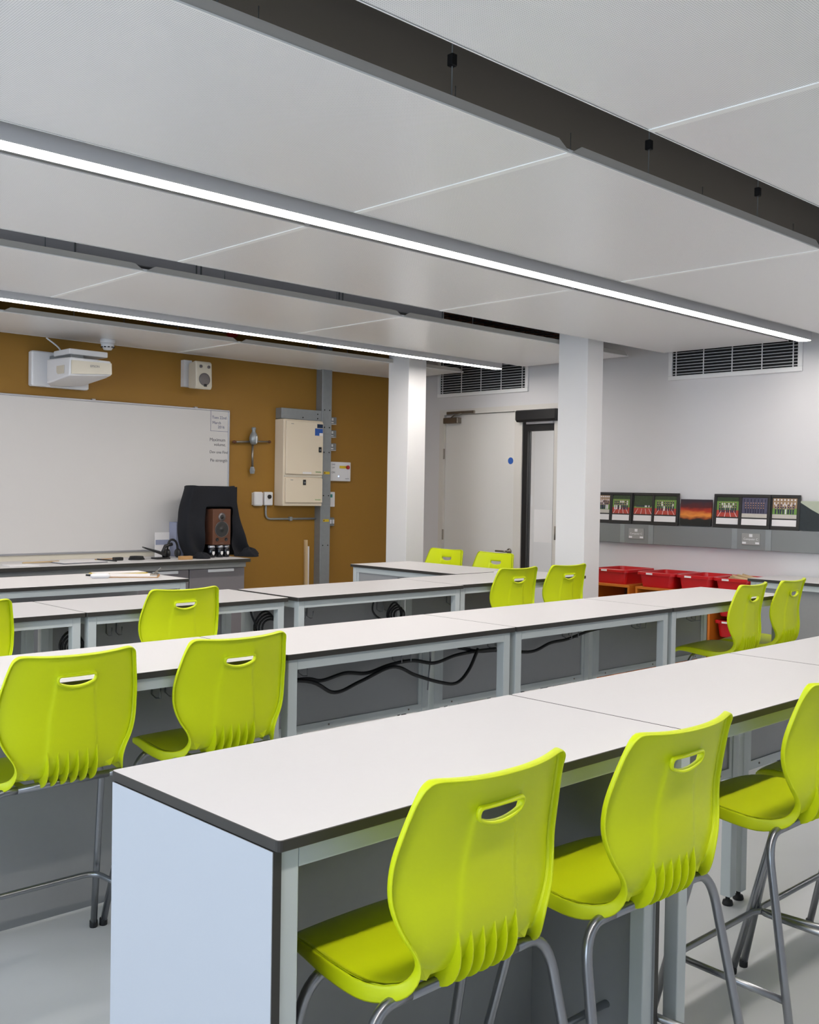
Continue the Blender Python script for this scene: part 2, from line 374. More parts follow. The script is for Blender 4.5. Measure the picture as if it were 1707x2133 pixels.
rows = [('nearest row, top right above the camera', .95, 1.79, 1), ('row between the wide dark gap and the nearer strip light', 2.095, 3.15, 1),
        ('row just beyond the nearer strip light', 3.47, 4.47, 1), ('row just before the farther strip light', 4.81, 5.88, 2), ('row against the mustard wall', 6.62, 7.50, 1)]
for ri, (rn, y0, y1, i0) in enumerate(rows):
    for i in range(0, 4):
        pos = ('outer', 'left-hand', 'middle', 'right-hand')[i]
        raft(JX[i], JX[i+1], y0, y1, '%s perforated white ceiling panel, %s' % (pos, rn), joint_r=i < 3)
def strip_light(x0, x1, yc, label):
    e = empty('strip_light', (x0, yc, 2.535), 0, label, 'strip light', 'linear strip lights')
    L = x1-x0
    def stad(hw, z, n=8):
        pts = [(L-hw+hw*math.cos(R(-90+180*k/n)), hw*math.sin(R(-90+180*k/n)), z) for k in range(n+1)]
        pts += [(hw+hw*math.cos(R(90+180*k/n)), hw*math.sin(R(90+180*k/n)), z) for k in range(n+1)]
        return pts
    def solid(rings, m, nm):
        n = len(rings[0]); vs = sum(rings, []); fs = [tuple(range(n-1, -1, -1)), tuple((len(rings)-1)*n+i for i in range(n))]
        for j in range(len(rings)-1):
            for i in range(n): fs.append((j*n+i, j*n+(i+1) % n, (j+1)*n+(i+1) % n, (j+1)*n+i))
        return MB().add(vs, fs, m).build(nm, e)
    ring_ = [stad(.044, .004), stad(.044, .0), stad(.0475, .0), stad(.0485, .002), stad(.0485, .10), stad(.030, .10)]
    solid(ring_, 'led_body', 'housing')
    solid([stad(.0435, .0015), stad(.0435, .0035)], 'led', 'diffuser')
    solid([stad(.025, .1005), stad(.025, .103)], 'void_glow', 'added_void_glow')  # glowing strip added on top to light the duct and soffit
    for x in (.6, L/2, L-.6):
        MB().tube([(x, 0, .10), (x, 0, ZS-2.535)], .0025, 'wp', 6).build('suspension_wire', e)
    return e
strip_light(-.9, 6.87, 3.27, 'nearer long strip light hanging in the gap between ceiling panels')
strip_light(-.9, 6.80, 5.99, 'farther long strip light, in front of the mustard wall')
strip_light(-.9, 6.87, .58, 'strip light over the camera, behind the nearest ceiling panels')

# services above the rafts
e = empty('ventilation_duct', (0, 5.06, 2.655), 0, 'pale metal duct above the rafts, seen through the narrow ceiling gap', 'duct')
MB().cbox(.5, 5.15, 0, .45, 0, .30, 'galv_light', .004).build('duct_body', e)
for x in (1.23, 2.44, 3.16, 3.19, 4.2, 4.23, 5.13):
    MB().box(x-.004, x+.004, -.004, .0, 0, .30, 'galv_flat').build('duct_seam', e)
e = empty('wire_cable_basket', (5.25, 5.02, 2.70), 0, 'black wire cable basket above the ceiling near the columns', 'cable tray')
b = MB()
for k in range(12):
    x = k*.12; b.tube([(x, 0, .06), (x, 0, 0), (x, .30, 0), (x, .30, .06)], .003, 'black', 5)
for yy, z in ((0, .06), (0, .0), (.1, 0), (.2, 0), (.3, 0), (.3, .06)): b.tube([(0, yy, z), (1.4, yy, z)], .003, 'black', 5)
b.build('basket', e)
for x in (.1, .35, .9, 1.2): MB().box(x-.008, x+.008, -.012, .0, 0, .30, 'black').build('hanger_rod', e)
tag(MB().box(5.5, 7.1, 5.36, 5.42, 2.70, 2.80, 'brown').box(5.9, 5.96, 5.1, 5.9, 2.78, 2.84, 'brown').build('timber_noggin'), 'brown timber piece above the ceiling behind the wire basket', 'timber')
e = empty('sprinkler_pipe', (0, 6.95, 2.70), 0, 'thin grey pipe with red ends lying above the rafts by the mustard wall', 'pipe')
MB().tube([(3.95, 0, 0), (4.62, 0, 0)], .016, 'galv_flat', 10).build('pipe', e)
MB().tube([(3.76, -.02, .07), (3.95, 0, 0)], .02, 'redpaint', 10).build('red_fitting', e)['label'] = 'red sloping pipe fitting'
MB().lathe([(.03, -.045), (.045, -.02), (.045, .02), (.03, .04)], (4.68, 0, 0), 'redpaint', 'x', 14).build('red_valve', e)['label'] = 'round red valve'
e = empty('smoke_detector', (3.77, 7.26, ZR), 0, 'round white smoke detector under the ceiling above the projector', 'smoke detector')
MB().lathe([(.055, 0), (.055, -.022), (.05, -.028)], (0, 0, 0), 'wp', 'z', 28).build('base', e)
MB().lathe([(.05, -.028), (.048, -.05), (.036, -.066), (.030, -.078), (.001, -.080)], (0, 0, 0), 'wp', 'z', 28).build('sensor_dome', e)
sl = MB()
for k in range(10):
    a = 2*PI*k/10; c, s_ = math.cos(a), math.sin(a); q = .0365
    sl.add([(q*c-s_*.009, q*s_+c*.009, -.056), (q*c+s_*.009, q*s_-c*.009, -.056), (q*1.02*c+s_*.009, q*1.02*s_-c*.009, -.064), (q*1.02*c-s_*.009, q*1.02*s_+c*.009, -.064)], [(0, 1, 2, 3)], 'black')
    sl.box(q*c*1.2-.006, q*c*1.2+.006, q*s_*1.2-.006, q*s_*1.2+.006, -.062, -.055, 'black')
sl.build('sensor_slots', e)

# ------------------------------------------------------------------ lab benches
def bench(x0, x1, y0, y1, label, full=False, end_left=False, hooks=True, axis='x', panel_side='far', zt=.9, panel=True, group='white lab benches', rin=0.0, pin=0.0, end_right=False):
    """built with its long side along x, origin at near-left corner on the floor"""
    L, D = (x1-x0, y1-y0) if axis == 'x' else (y1-y0, x1-x0)
    e = empty('lab_bench', (x0, y0, 0) if axis == 'x' else (x1, y0, 0), 0 if axis == 'x' else R(90), label, 'table', group)
    g = .0015
    MB().cbox(g, L-g, 0, D, zt-.020, zt, 'edge', .0012, 'top', .009).build('worktop', e)
    lt = .040; ix = .018; iy = .018; rh = .038; tz = zt-.0205
    r = MB()
    r.box(ix+lt, L-ix-lt, iy, iy+lt*.8, tz-rh, tz, 'frame').box(ix+lt, L-ix-lt, D-iy-lt*.8, D-iy, tz-rh, tz, 'frame')
    r.box(ix, ix+lt*.8, iy+lt, D-iy-lt, tz-rh, tz, 'frame').box(L-ix-lt*.8, L-ix, iy+lt, D-iy-lt, tz-rh, tz, 'frame')
    r.build('rail_frame', e)
    for lx in (ix, L-ix-lt-rin):
        for ly in (iy, D-iy-lt):
            lg = MB().cbox(lx, lx+lt, ly, ly+lt, .035, tz, 'frame', .001, rc=.003).build('leg', e)
            MB().lathe([(.018, 0), (.02, .004), (.017, .016), (.008, .018), (.008, .036)], (lx+lt/2, ly+lt/2, 0), 'cap', 'z', 14).build('levelling_foot', lg)
    if end_left:
        MB().cbox(ix-.018, ix-.0005, .012, D-.012, .004, tz, 'edge', .0005, rc=.001).build('end_panel_core', e)['label'] = 'dark panel edge'
        MB().box(ix-.0195, ix-.018, .0125, D-.0125, .004, tz, 'white_panel').build('end_panel', e)['label'] = 'bluish white end panel'
    if end_right:
        MB().cbox(L-ix-rin+.0005, L-ix-rin+.017, .012, D-.012, .004, tz, 'edge', .0005, rc=.001).build('end_panel_core', e)['label'] = 'dark panel edge'
        MB().box(L-ix-rin-.001, L-ix-rin+.0005, .0125, D-.0125, .004, tz-rh, 'panel').build('end_panel', e)['label'] = 'grey inner face of the end panel'
    if panel:
        yb = D-iy-lt-pin if panel_side == 'far' else iy+lt
        yp0, yp1 = (yb-.018, yb-.0005) if panel_side == 'far' else (yb+.0005, yb+.018)
        if full:
            MB().box(ix+.002, L-ix-.002-rin, yp0, yp1, .012, tz-.002, 'panel').build('modesty_panel', e)
        else:
            zb = .47
            MB().box(ix+lt, L-ix-lt, D-iy-.03, D-iy-.012, zb+.03, tz-rh, 'panel').build('modesty_panel', e)
            rr_ = MB().box(ix+lt, L-ix-lt, D-iy-.036, D-iy-.002, zb, zb+.032, 'frame')
            rr_.box(ix+lt, ix+lt+.02, D-iy-.036, D-iy-.008, zb+.032, tz-rh, 'frame').box(L-ix-lt-.02, L-ix-lt, D-iy-.036, D-iy-.008, zb+.032, tz-rh, 'frame')
            for q in (.14, L/2, L-.14): rr_.lathe([(.004, -.003), (.004, 0)], (q, D-iy-.036, zb+.016), 'steel', 'y', 8)
            rr_.build('panel_frame', e)
    if hooks:
        yh = D-iy-.034 if not full else D-iy-lt-.02
        for hx in (L*.32, L*.80):
            for dx in (0, .055):
                x = hx+dx
                MB().tube([(x, yh, tz-rh-.005), (x, yh, tz-rh-.12), (x, yh-.03, tz-rh-.13), (x+.0, yh-.06, tz-rh-.125), (x, yh-.06, tz-rh-.085)], .0025, 'chrome', 6).build('cable_hook', e)
    return e
r1 = (1.343, 1.904); r2 = (2.843, 3.403); r3 = (4.338, 4.90)
bench(1.004, 2.227, *r1, 'front bench with the bluish white end panel, nearest the camera', full=True, end_left=True, rin=.075, pin=.10, end_right=True)
bench(2.227, 3.444, *r1, 'second bench of the front row, right of the bench with the white end panel')
bench(3.444, 4.661, *r1, 'third bench of the front row, cut off by the right edge')
bench(.94, 2.156, *r2, 'left-hand bench of the second row, two lime stools at it, full grey panel', full=True)
bench(2.156, 3.362, *r2, 'bench of the second row with black cables looping beneath it')
bench(3.362, 4.579, *r2, 'second bench from the right in the second row, without stools')
bench(4.579, 5.79, *r2, 'right-hand end bench of the second row, with two lime stools')
bench(.95, 2.164, *r3, 'left-hand bench of the third row, cut off by the left edge')
bench(2.164, 3.295, *r3, 'third row bench with a single lime stool')
bench(3.33, 4.60, r3[0]-.03, r3[1]-.03, 'third row bench before the grey trunking, without stools')
bench(4.60, 5.87, *r3, 'right-hand end bench of the third row, beside the nearer column')
bench(1.67, 3.476, 5.594, 6.271, 'teacher bench with clipboards, parallel to the whiteboard', full=True, hooks=False)
bench(5.17, 5.80, 4.92, 6.05, 'bench standing crosswise behind the third row, at the farther column', axis='y', hooks=False)
bench(6.68, 7.17, 2.2, 3.57, 'white side bench against the right wall, below the dark mountain picture', axis='y', full=True)
# grey fittings under the crosswise bench
tag(MB().cbox(5.20, 5.26, 5.25, 5.55, .80, .838, 'galv_flat', .003).build('socket_box'), 'grey socket box under the edge of the crosswise bench', 'socket box')

# ------------------------------------------------------------------ stools
def prof_fn():
    pts = [(.222, .606), (.205, .620), (.17, .630), (.12, .634), (.05, .630), (-.02, .622), (-.075, .620), (-.112, .630), (-.135, .655), (-.147, .69), (-.151, .74), (-.150, .80), (-.155, .86), (-.168, .92), (-.188, .985)]
    q = spline([(0, a, b) for a, b in pts], 10); P = [(v.y, v.z) for v in q]
    S_ = [0.0]
    for i in range(1, len(P)): S_.append(S_[-1]+math.hypot(P[i][0]-P[i-1][0], P[i][1]-P[i-1][1]))
    return P, S_
PP, SS = prof_fn(); ST = SS[-1]
def at_s(s):
    s = min(max(s, 0), ST); i = 0
    lo, hi = 0, len(SS)-1
    while hi-lo > 1:
        md = (lo+hi)//2
        if SS[md] <= s: lo = md
        else: hi = md
    t = (s-SS[lo])/(SS[hi]-SS[lo]); a, b = PP[lo], PP[hi]
    y, z = a[0]+(b[0]-a[0])*t, a[1]+(b[1]-a[1])*t
    i0, i1 = max(lo-2, 0), min(hi+2, len(PP)-1); ty, tz = PP[i1][0]-PP[i0][0], PP[i1][1]-PP[i0][1]; l = math.hypot(ty, tz)
    return y, z, ty/l, tz/l
def s_of_z(z):      # on the back
    for i in range(len(PP)-1, 0, -1):
        if PP[i-1][1] <= z <= PP[i][1] and PP[i][0] < -.1:
            t = (z-PP[i-1][1])/(PP[i][1]-PP[i-1][1]); return SS[i-1]+t*(SS[i]-SS[i-1])
    return ST
def s_of_y(y):      # on the seat
    for i in range(1, len(PP)):
        if PP[i][0] <= y <= PP[i-1][0]:
            t = (PP[i-1][0]-y)/(PP[i-1][0]-PP[i][0]); return SS[i-1]+t*(SS[i]-SS[i-1])
    return 0
def interp(x, tab):
    if x <= tab[0][0]: return tab[0][1]
    for (a, u), (b, v) in zip(tab, tab[1:]):
        if x <= b:
            t = (x-a)/(b-a); t2 = t
            return u+(v-u)*t2
    return tab[-1][1]
def smooth_tab(tab, n=6):
    q = spline([(0, a, b) for a, b in tab], n); return [(v.y, v.z) for v in q]
HW = smooth_tab([(0, .150), (s_of_y(.205), .166), (s_of_y(.17), .182), (s_of_y(.10), .196), (s_of_y(.03), .202), (s_of_y(-.04), .198), (s_of_y(-.09), .180), (s_of_z(.655), .155), (s_of_z(.69), .162), (s_of_z(.73), .188), (s_of_z(.78), .205), (s_of_z(.82), .208), (s_of_z(.86), .206), (s_of_z(.92), .194), (s_of_z(.968), .182), (s_of_z(.98), .176), (ST, .166)])
CV = smooth_tab([(0, -.006), (s_of_y(.12), .002), (s_of_y(-.04), .006), (s_of_z(.64), .008), (s_of_z(.67), .010), (s_of_z(.70), .016), (s_of_z(.75), .028), (s_of_z(.80), .035), (s_of_z(.84), .034), (s_of_z(.90), .029), (ST, .026)])
FL = [(0, .012), (s_of_y(.16), .022), (s_of_y(.06), .032), (s_of_y(-.05), .034), (s_of_z(.635), .027), (s_of_z(.67), .020), (s_of_z(.74), .015), (s_of_z(.95), .013), (ST, .018)]
XS = [(0, .07), (s_of_z(.66), .078), (s_of_z(.80), .068), (s_of_z(.88), .058), (ST, .056)]
def shell_pt(s, x, drop=0.0):
    y, z, ty, tz = at_s(s)
    ny, nz = (tz, -ty) if False else (-tz*-1, -ty)   # normal towards the sitter: forward/up
    ny, nz = tz, -ty
    if nz < 0 and abs(nz) > abs(ny): ny, nz = -ny, -nz
    if ny < 0 and abs(ny) > abs(nz): ny, nz = -ny, -nz
    hw = interp(s, HW); c = interp(s, CV)*abs(x/hw)**2.3
    return Vector((x, y+ny*(c-drop), z+nz*(c-drop))), Vector((0, ny, nz))
def make_shell(parent):
    zb = [.66, .68, .70, .72, .74, .76, .78, .80, .82, .84, .86, .88, .896]
    rows_ = [s_of_y(y) for y in (.222, .216, .205, .19, .17, .14, .10, .06, .02, -.02, -.05, -.08)]+[s_of_z(z) for z in (.6285, .640)]+[s_of_z(z) for z in zb]
    rows_[0] = 0
    ih = len(rows_); rows_ += [s_of_z(.913), s_of_z(.929)]; rows_ += [s_of_z(z) for z in (.942, .955, .966, .975)]+[ST-.004, ST]
    NI, NO = 10, 8
    grid = []; ins = []
    for ri, s in enumerate(rows_):
        hw = interp(s, HW); xs = interp(s, XS); cols = []
        back = interp(s, [(s_of_z(.66), 0), (s_of_z(.70), 1), (s_of_z(.925), 1), (s_of_z(.95), 0)])
        for k in range(NO): cols.append((-hw+(hw-xs-.003)*k/(NO-1), 0))
        for k in range(NI+1): cols.append((-xs+2*xs*k/NI, 1))
        for k in range(NO): cols.append((xs+.003+(hw-xs-.003)*k/(NO-1), 0))
        row = []
        for (x, inner) in cols:
            ss = s
            if inner and ri in (ih, ih-1, ih-2):
                u = 1-(x/xs)**2; ss = s-[.014, .008, .003][ih-ri]*u
            row.append(shell_pt(ss, x, .0038*back*inner)[0])
        grid.append(row)
    nc = len(grid[0]); nr = len(grid); N = nc*nr
    vs = [tuple(v) for row in grid for v in row]; fs = []
    hc0, hc1 = NO, NO+NI-1
    for i in range(nr-1):
        for j in range(nc-1):
            if i == ih and hc0 <= j <= hc1: continue
            fs.append((i*nc+j, i*nc+j+1, (i+1)*nc+j+1, (i+1)*nc+j))
    # border flange
    bl = [(0, j) for j in range(nc)]+[(i, nc-1) for i in range(1, nr)]+[(nr-1, j) for j in range(nc-2, -1, -1)]+[(i, 0) for i in range(nr-2, 0, -1)]
    rings = [[i*nc+j for i, j in bl]]
    def nrm(i): return shell_pt(rows_[i], 0)[1]
    def outw(i, j):
        o = Vector((0, 0, 0)); y, z, ty, tz = at_s(rows_[i])
        if j == 0: o.x -= 1
        if j == nc-1: o.x += 1
        if i == 0: o += Vector((0, -ty, -tz))
        if i == nr-1: o += Vector((0, ty, tz))
        return o.normalized()
    for oo, dd in ((.0035, .0015), (.005, .005), (.006, 1.0)):
        ring = []
        for i, j in bl:
            fl = interp(rows_[i], FL); d_ = dd if dd < 1 else fl
            p = grid[i][j]+outw(i, j)*oo-nrm(i)*d_; ring.append(len(vs)); vs.append(tuple(p))
        rings.append(ring)
    nb = len(bl)
    for a, b in zip(rings, rings[1:]):
        for k in range(nb): fs.append((a[k], a[(k+1) % nb], b[(k+1) % nb], b[k]))
    # collar of the hand hole, pushed to the rear
    hb = [ih*nc+j for j in range(hc0, hc1+2)]+[(ih+1)*nc+j for j in range(hc1+1, hc0-1, -1)]
    cen = sum((Vector(vs[k]) for k in hb), Vector())/len(hb); n0 = nrm(ih)
    c1, c2 = [], []
    for k in hb:
        p = Vector(vs[k]); q = p-n0*.012+(p-cen)*-.04; c1.append(len(vs)); vs.append(tuple(q))
    for k in hb:
        p = Vector(vs[k]); dr = (p-cen); dr = Vector((dr.x*.06, 0, dr.z*.28)); q = p-n0*.013+dr; c2.append(len(vs)); vs.append(tuple(q))
    c3 = []
    for k in hb:
        p = Vector(vs[k]); dr = (p-cen); dr = Vector((dr.x*.09, 0, dr.z*.42)); q = p-n0*.004+dr; c3.append(len(vs)); vs.append(tuple(q))
    nh = len(hb)
    for a, b in ((hb, c1), (c1, c2), (c2, c3)):
        for k in range(nh): fs.append((a[k], a[(k+1) % nh], b[(k+1) % nh], b[k]))
    me = bpy.data.meshes.new('shell'); me.from_pydata(vs, [], fs); me.materials.append(M['lime'])
    o = bpy.data.objects.new('seat_shell', me); C.objects.link(o)
    md = o.modifiers.new('s', 'SOLIDIFY'); md.thickness = .0045; md.offset = 0
    md = o.modifiers.new('b', 'SUBSURF'); md.levels = 1; md.render_levels = 1
    dg = bpy.context.evaluated_depsgraph_get(); me2 = bpy.data.meshes.new_from_object(o.evaluated_get(dg)); bpy.data.objects.remove(o)
    bm = bmesh.new(); bm.from_mesh(me2)
    for f_ in bm.faces: f_.smooth = True
    # fins at the foot of the back
    for k in range(6):
        x = -.075+.03*k; inner, outer = [], []
        s0, s1 = s_of_z(.712), s_of_y(-.060); n = 16
        for q in range(n+1):
            s = s0+(s1-s0)*q/n; p, nn = shell_pt(s, x, .0); b_ = .025*max(0, math.sin(PI*min(1, .01+(q/n)**1.4)))**.8
            inner.append(p-nn*.001); outer.append(p-nn*(.003+b_))
        loop = inner+outer[::-1]
        a = [bm.verts.new(p+Vector((-.0015, 0, 0))) for p in loop]; b = [bm.verts.new(p+Vector((.0015, 0, 0))) for p in loop]
        for q in range(n):
            m_ = len(loop)-1
            for L_, fl in ((a, 0), (b, 1)):
                quad = [L_[q], L_[q+1], L_[m_-q-1], L_[m_-q]]
                bm.faces.new(quad if not fl else quad[::-1])
            bm.faces.new((a[m_-q], a[m_-q-1], b[m_-q-1], b[m_-q]))
    # corner pockets at the waist
    for sx in (-1, 1):
        p = [shell_pt(s_of_z(.664), sx*.145)[0], shell_pt(s_of_z(.636), sx*.152)[0], shell_pt(s_of_z(.630), sx*.118)[0], shell_pt(s_of_z(.650), sx*.112)[0]]
        ap = shell_pt(s_of_z(.640), sx*.130); p.append(ap[0]-ap[1]*.012+Vector((0, 0, .001)))
        v = [bm.verts.new(q) for q in p]
        for t in ((0, 1, 4), (1, 2, 4), (2, 3, 4), (3, 0, 4)): bm.faces.new([v[i] for i in (t if sx < 0 else t[::-1])])
    bm.to_mesh(me2); bm.free(); me2.materials.clear(); me2.materials.append(M['lime'])
    for p in me2.polygons: p.material_index = 0
    o = bpy.data.objects.new('seat_shell', me2); C.objects.link(o); o.parent = parent
    return o
def make_stool():
    e = empty('lab_stool', (0, 0, 0), 0, 'x', 'stool', 'lime green lab stools')
    make_shell(e)
    r = .0112
    MB().tube([(-.14, -.098, .604), (.14, -.098, .604)], r, 'chrome').tube([(-.14, .085, .598), (.14, .085, .598)], r, 'chrome').box(-.12, -.095, -.098, .085, .592, .600, 'chrome').box(.095, .12, -.098, .085, .592, .600, 'chrome').build('seat_frame', e)
    for sx in (-1, 1):
        for y0, y1 in ((-.098, -.215), (.085, .225)):
            xe = .285 if y0 < 0 else .262; xc = .235 if y0 < 0 else .215; zt = .604 if y0 < 0 else .598
            def L(z):
                t = (.598-z)/.598; return (sx*(xc+(xe-xc)*t), y0+(y1-y0)*t, z)
            pts = [Vector((sx*.14, y0, zt))]+arc((sx*(xc-.06), y0, zt), (sx*(xc-.003), y0, zt), L(.53), 8)+[Vector(L(.3)), Vector(L(.012))]
            lg = MB().tube(pts, r, 'chrome').build('leg', e)
            q = L(.010); MB().lathe([(.0125, 0), (.0132, .004), (.0132, .022), (.0118, .024)], (q[0], q[1], 0), 'cap', 'z', 14).build('foot_cap', lg)
    z = .205; t = (.598-z)/.598; xr = .235+.05*t-.011; xf = .215+.047*t-.011; yr = -.098-.117*t+.011; yf = .085+.14*t-.011
    cs = [(-xr, yr), (-xf, yf), (xf, yf), (xr, yr)]; pts = [Vector((*cs[0], z))]
    for i in (1, 2):
        a, b, c = [Vector((*cs[k], z)) for k in (i-1, i, i+1)]
        pts += arc(b+(a-b).normalized()*.05, b, b+(c-b).normalized()*.05, 5)
    pts.append(Vector((*cs[3], z)))
    MB().tube(pts, .0095, 'chrome').build('footrest', e)
    return e
stool0 = make_stool(); used = [False]
def stool(x, y, rz, label):
    o = stool0 if not used[0] else copy_tree(stool0); used[0] = True
    o.location = (x, y, 0); o.rotation_euler = (0, 0, R(rz)); o['label'] = label
    return o
stool(1.372, 1.365, 0, 'large lime green stool nearest the camera, at the bench with the white end panel')
stool(1.925, 1.33, -1, 'lime green stool second from the camera, where the first two front benches meet')
stool(2.735, 1.36, 0, 'lime green stool with its back cut by the right edge, at the front row')
stool(3.19, 1.36, 0, 'lime green stool mostly outside the right edge, its legs and seat corner showing')
stool(1.365, 2.965, 0, 'lime green stool left of the foreground bench end, the left one at the second row')
stool(1.92, 2.96, 0, 'lime green stool just behind the rear left corner of the foreground bench')
stool(5.26, 2.95, 5.5, 'left one of the two lime stools at the right end of the second row')
stool(5.74, 2.955, 5.5, 'right one of the two lime stools at the right end of the second row')
stool(1.60, 4.42, 0, 'lime green stool cut off by the left edge at the third row')
stool(2.62, 4.43, 0, 'single lime green stool in the middle of the left third row bench')
stool(5.06, 4.44, 0, 'left one of the two lime stools at the third row before the nearer column')
stool(5.58, 4.44, 0, 'right one of the two lime stools at the third row, overlapping the nearer column')
stool(5.97, 5.96, 90, 'lime green stool beyond the crosswise bench, beside the farther column')
stool(5.97, 5.42, 90, 'lime green stool beyond the crosswise bench, in front of the door handle')

# ------------------------------------------------------------------ cables under the benches
def cable(name, pts, r, label, group='black cables hanging under the benches', n=8):
    return tag(MB().tube(spline(pts, n), r, 'cable', 8).build(name), label, 'cable', group)
y = 3.30
cable('cable', [(2.25, y, .69), (2.573, y, .703), (2.677, y, .686), (2.805, y, .703), (2.926, y, .69), (3.056, y, .711), (3.195, y, .716), (3.332, y, .691), (3.473, y, .712), (3.62, y, .718), (3.75, y, .716)], .008, 'black cable running level through the hooks under the second row')
cable('cable', [(2.2, y-.02, .73), (2.578, y-.02, .699), (2.729, y-.02, .634), (2.872, y-.02, .663), (3.057, y-.02, .705), (3.197, y-.02, .653), (3.35, y-.02, .604), (3.46, y-.02, .588), (3.54, y-.02, .638), (3.604, y-.02, .733)], .008, 'black cable sagging in two deep loops under the second row')
cable('cable', [(3.50, y+.01, .745), (3.638, y+.01, .714), (3.793, y+.01, .704), (4.03, y+.01, .674), (4.182, y+.01, .704), (4.321, y+.01, .711), (4.506, y+.01, .738), (4.7, y+.01, .75)], .008, 'black cable reaching right under the stool-free bench of the second row')
cable('cable', [(2.20, y-.06, .78), (2.25, y-.1, .55), (2.34, y-.1, .42), (2.55, y-.05, .30), (2.75, y, .20)], .006, 'thin black cable dropping to the floor behind the second row stools')
e = empty('steel_rod', (3.315, 3.31, 0), 0, 'thin shiny steel rod hanging between the cables under the second row', 'rod')
MB().tube([(0, 0, .842), (0, 0, .70)], .005, 'chrome', 8).tube([(0, 0, .70), (-.012, 0, .57)], .0035, 'chrome', 8).build('rod', e)
def coil(x, y, z, rad, label, tilt=0, hx=.0):
    b = MB()
    for k in range(4):
        pts = []
        for i in range(20):
            a = 2*PI*i/20; rr_ = rad*(1-.09*k)
            pts.append((x+rr_*math.cos(a)*.95+.004*k, y-.012*k+.01*math.sin(a*2+k), z+rr_*math.sin(a)*(1.0+.05*k)-.01*k))
        b.tube(pts, .006, 'cable', 7, closed=True)
    return tag(b.build('cable_coil'), label, 'cable coil', 'coiled black cables under the benches')
coil(4.45, 1.80, .73, .062, 'coiled black cable hanging under the third bench of the front row')
coil(3.46, 4.78, .70, .075, 'coiled black cable seen under the third row left of the bench leg')
coil(4.44, 4.76, .705, .06, 'coiled black cable under the third row before the crosswise bench')
coil(2.30, 4.77, .70, .06, 'coiled black cable under the left third row benches')
cable('cable', [(3.36, 4.8, .84), (3.37, 4.78, .76), (3.39, 4.76, .70)], .006, 'short black lead dropping into the cable coil left of the bench leg')
cable('cable', [(4.34, 4.79, .84), (4.28, 4.77, .79), (4.27, 4.77, .72), (4.33, 4.76, .67), (4.44, 4.75, .66)], .006, 'curved black lead under the third row before the crosswise bench')
b = MB()
for k in range(4):
    b.tube([(6.99-.012*k, 3.24+.10*math.cos(2*PI*i/20)*(1-.05*k), .66+.10*math.sin(2*PI*i/20)*(1-.07*k)) for i in range(20)], .006, 'cable', 7, closed=True)
tag(b.build('cable_coil'), 'coiled black cable hanging under the side bench at the right wall', 'cable coil', 'coiled black cables under the benches')

# ------------------------------------------------------------------ front wall
e = empty('whiteboard', (0, YF, 0), 0, 'wide white writing board on the mustard wall with handwriting at its right end', 'whiteboard')
WX0, WX1, WZ0, WZ1 = 1.75, 5.045, .955, 2.12
MB().box(WX0, WX1, -.018, -.002, WZ0, WZ1, 'board').build('board', e)
MB().cbox(WX0-.012, WX1+.012, -.026, -.002, WZ1, WZ1+.014, 'alu', .002).cbox(WX0-.012, WX1+.012, -.026, -.002, WZ0-.014, WZ0, 'alu', .002).cbox(WX1, WX1+.014, -.026, -.002, WZ0, WZ1, 'alu', .002).cbox(WX0-.014, WX0, -.026, -.002, WZ0, WZ1, 'alu', .002).build('frame', e)
for x in (3.80, 4.72): MB().cbox(x-.015, x+.015, -.03, -.002, WZ1+.012, WZ1+.022, 'alu', .002).build('fixing_clip', e)
rx = (R(90), 0, 0)
MB().box(4.868, 4.871, -.0192, -.018, 1.95, WZ1, 'ink').box(4.868, WX1, -.0192, -.018, 1.948, 1.951, 'ink').build('ruled_corner_lines', e)
for body, x, z, sz, m in (('Tues 22nd', 4.955, 2.065, .034, 'ink'), ('March', 4.93, 2.02, .034, 'ink'), ('2016', 4.975, 1.985, .034, 'ink'), ('Maximum', 4.94, 1.875, .040, 'ink_dark'), ('volume.', 4.965, 1.835, .038, 'ink_dark'), ('Dev one Find', 4.955, 1.77, .034, 'ink_dark'), ('Pie strength', 4.955, 1.70, .036, 'ink_dark')):
    text('handwriting', body, sz, m, e, (x, -.0186, z), rx)
# projector
e = empty('projector', (0, YF, 0), 0, 'white short-throw projector on a bracket above the whiteboard', 'projector')
MB().cbox(3.285, 3.74, -.07, 0, 2.20, 2.462, 'wp', .01).build('wall_plate', e)
MB().cbox(3.42, 3.52, -.42, -.07, 2.395, 2.43, 'galv_flat', .003).cbox(3.40, 3.70, -.44, -.18, 2.415, 2.455, 'wp', .004).build('bracket_arm', e)
bd = MB().add([(3.36, -.52, 2.25), (3.66, -.58, 2.27), (3.70, -.44, 2.27), (3.66, -.12, 2.22), (3.42, -.08, 2.20), (3.34, -.2, 2.21),
               (3.37, -.52, 2.385), (3.66, -.57, 2.375), (3.69, -.44, 2.385), (3.66, -.12, 2.395), (3.42, -.08, 2.395), (3.34, -.2, 2.39)],
              [(5, 4, 3, 2, 1, 0), (6, 7, 8, 9, 10, 11)]+[(i, (i+1) % 6, 6+(i+1) % 6, 6+i) for i in range(6)], 'wp').build('body', e)
md = bd.modifiers.new('b', 'BEVEL'); md.width = .014; md.segments = 3
MB().add([(3.372, -.532, 2.262), (3.655, -.590, 2.278), (3.655, -.585, 2.358), (3.378, -.530, 2.362)], [(0, 1, 2, 3)], 'offw').box(3.372, 3.376, -.5325, -.525, 2.265, 2.36, 'offw').build('front_cover', e)
MB().box(3.352, 3.356, -.45, -.25, 2.27, 2.33, 'offw').build('side_vent', e)
text('maker_name', 'EPSON', .022, 'greyprint', e, (3.53, -.5745, 2.326), (R(90), 0, R(-12)))
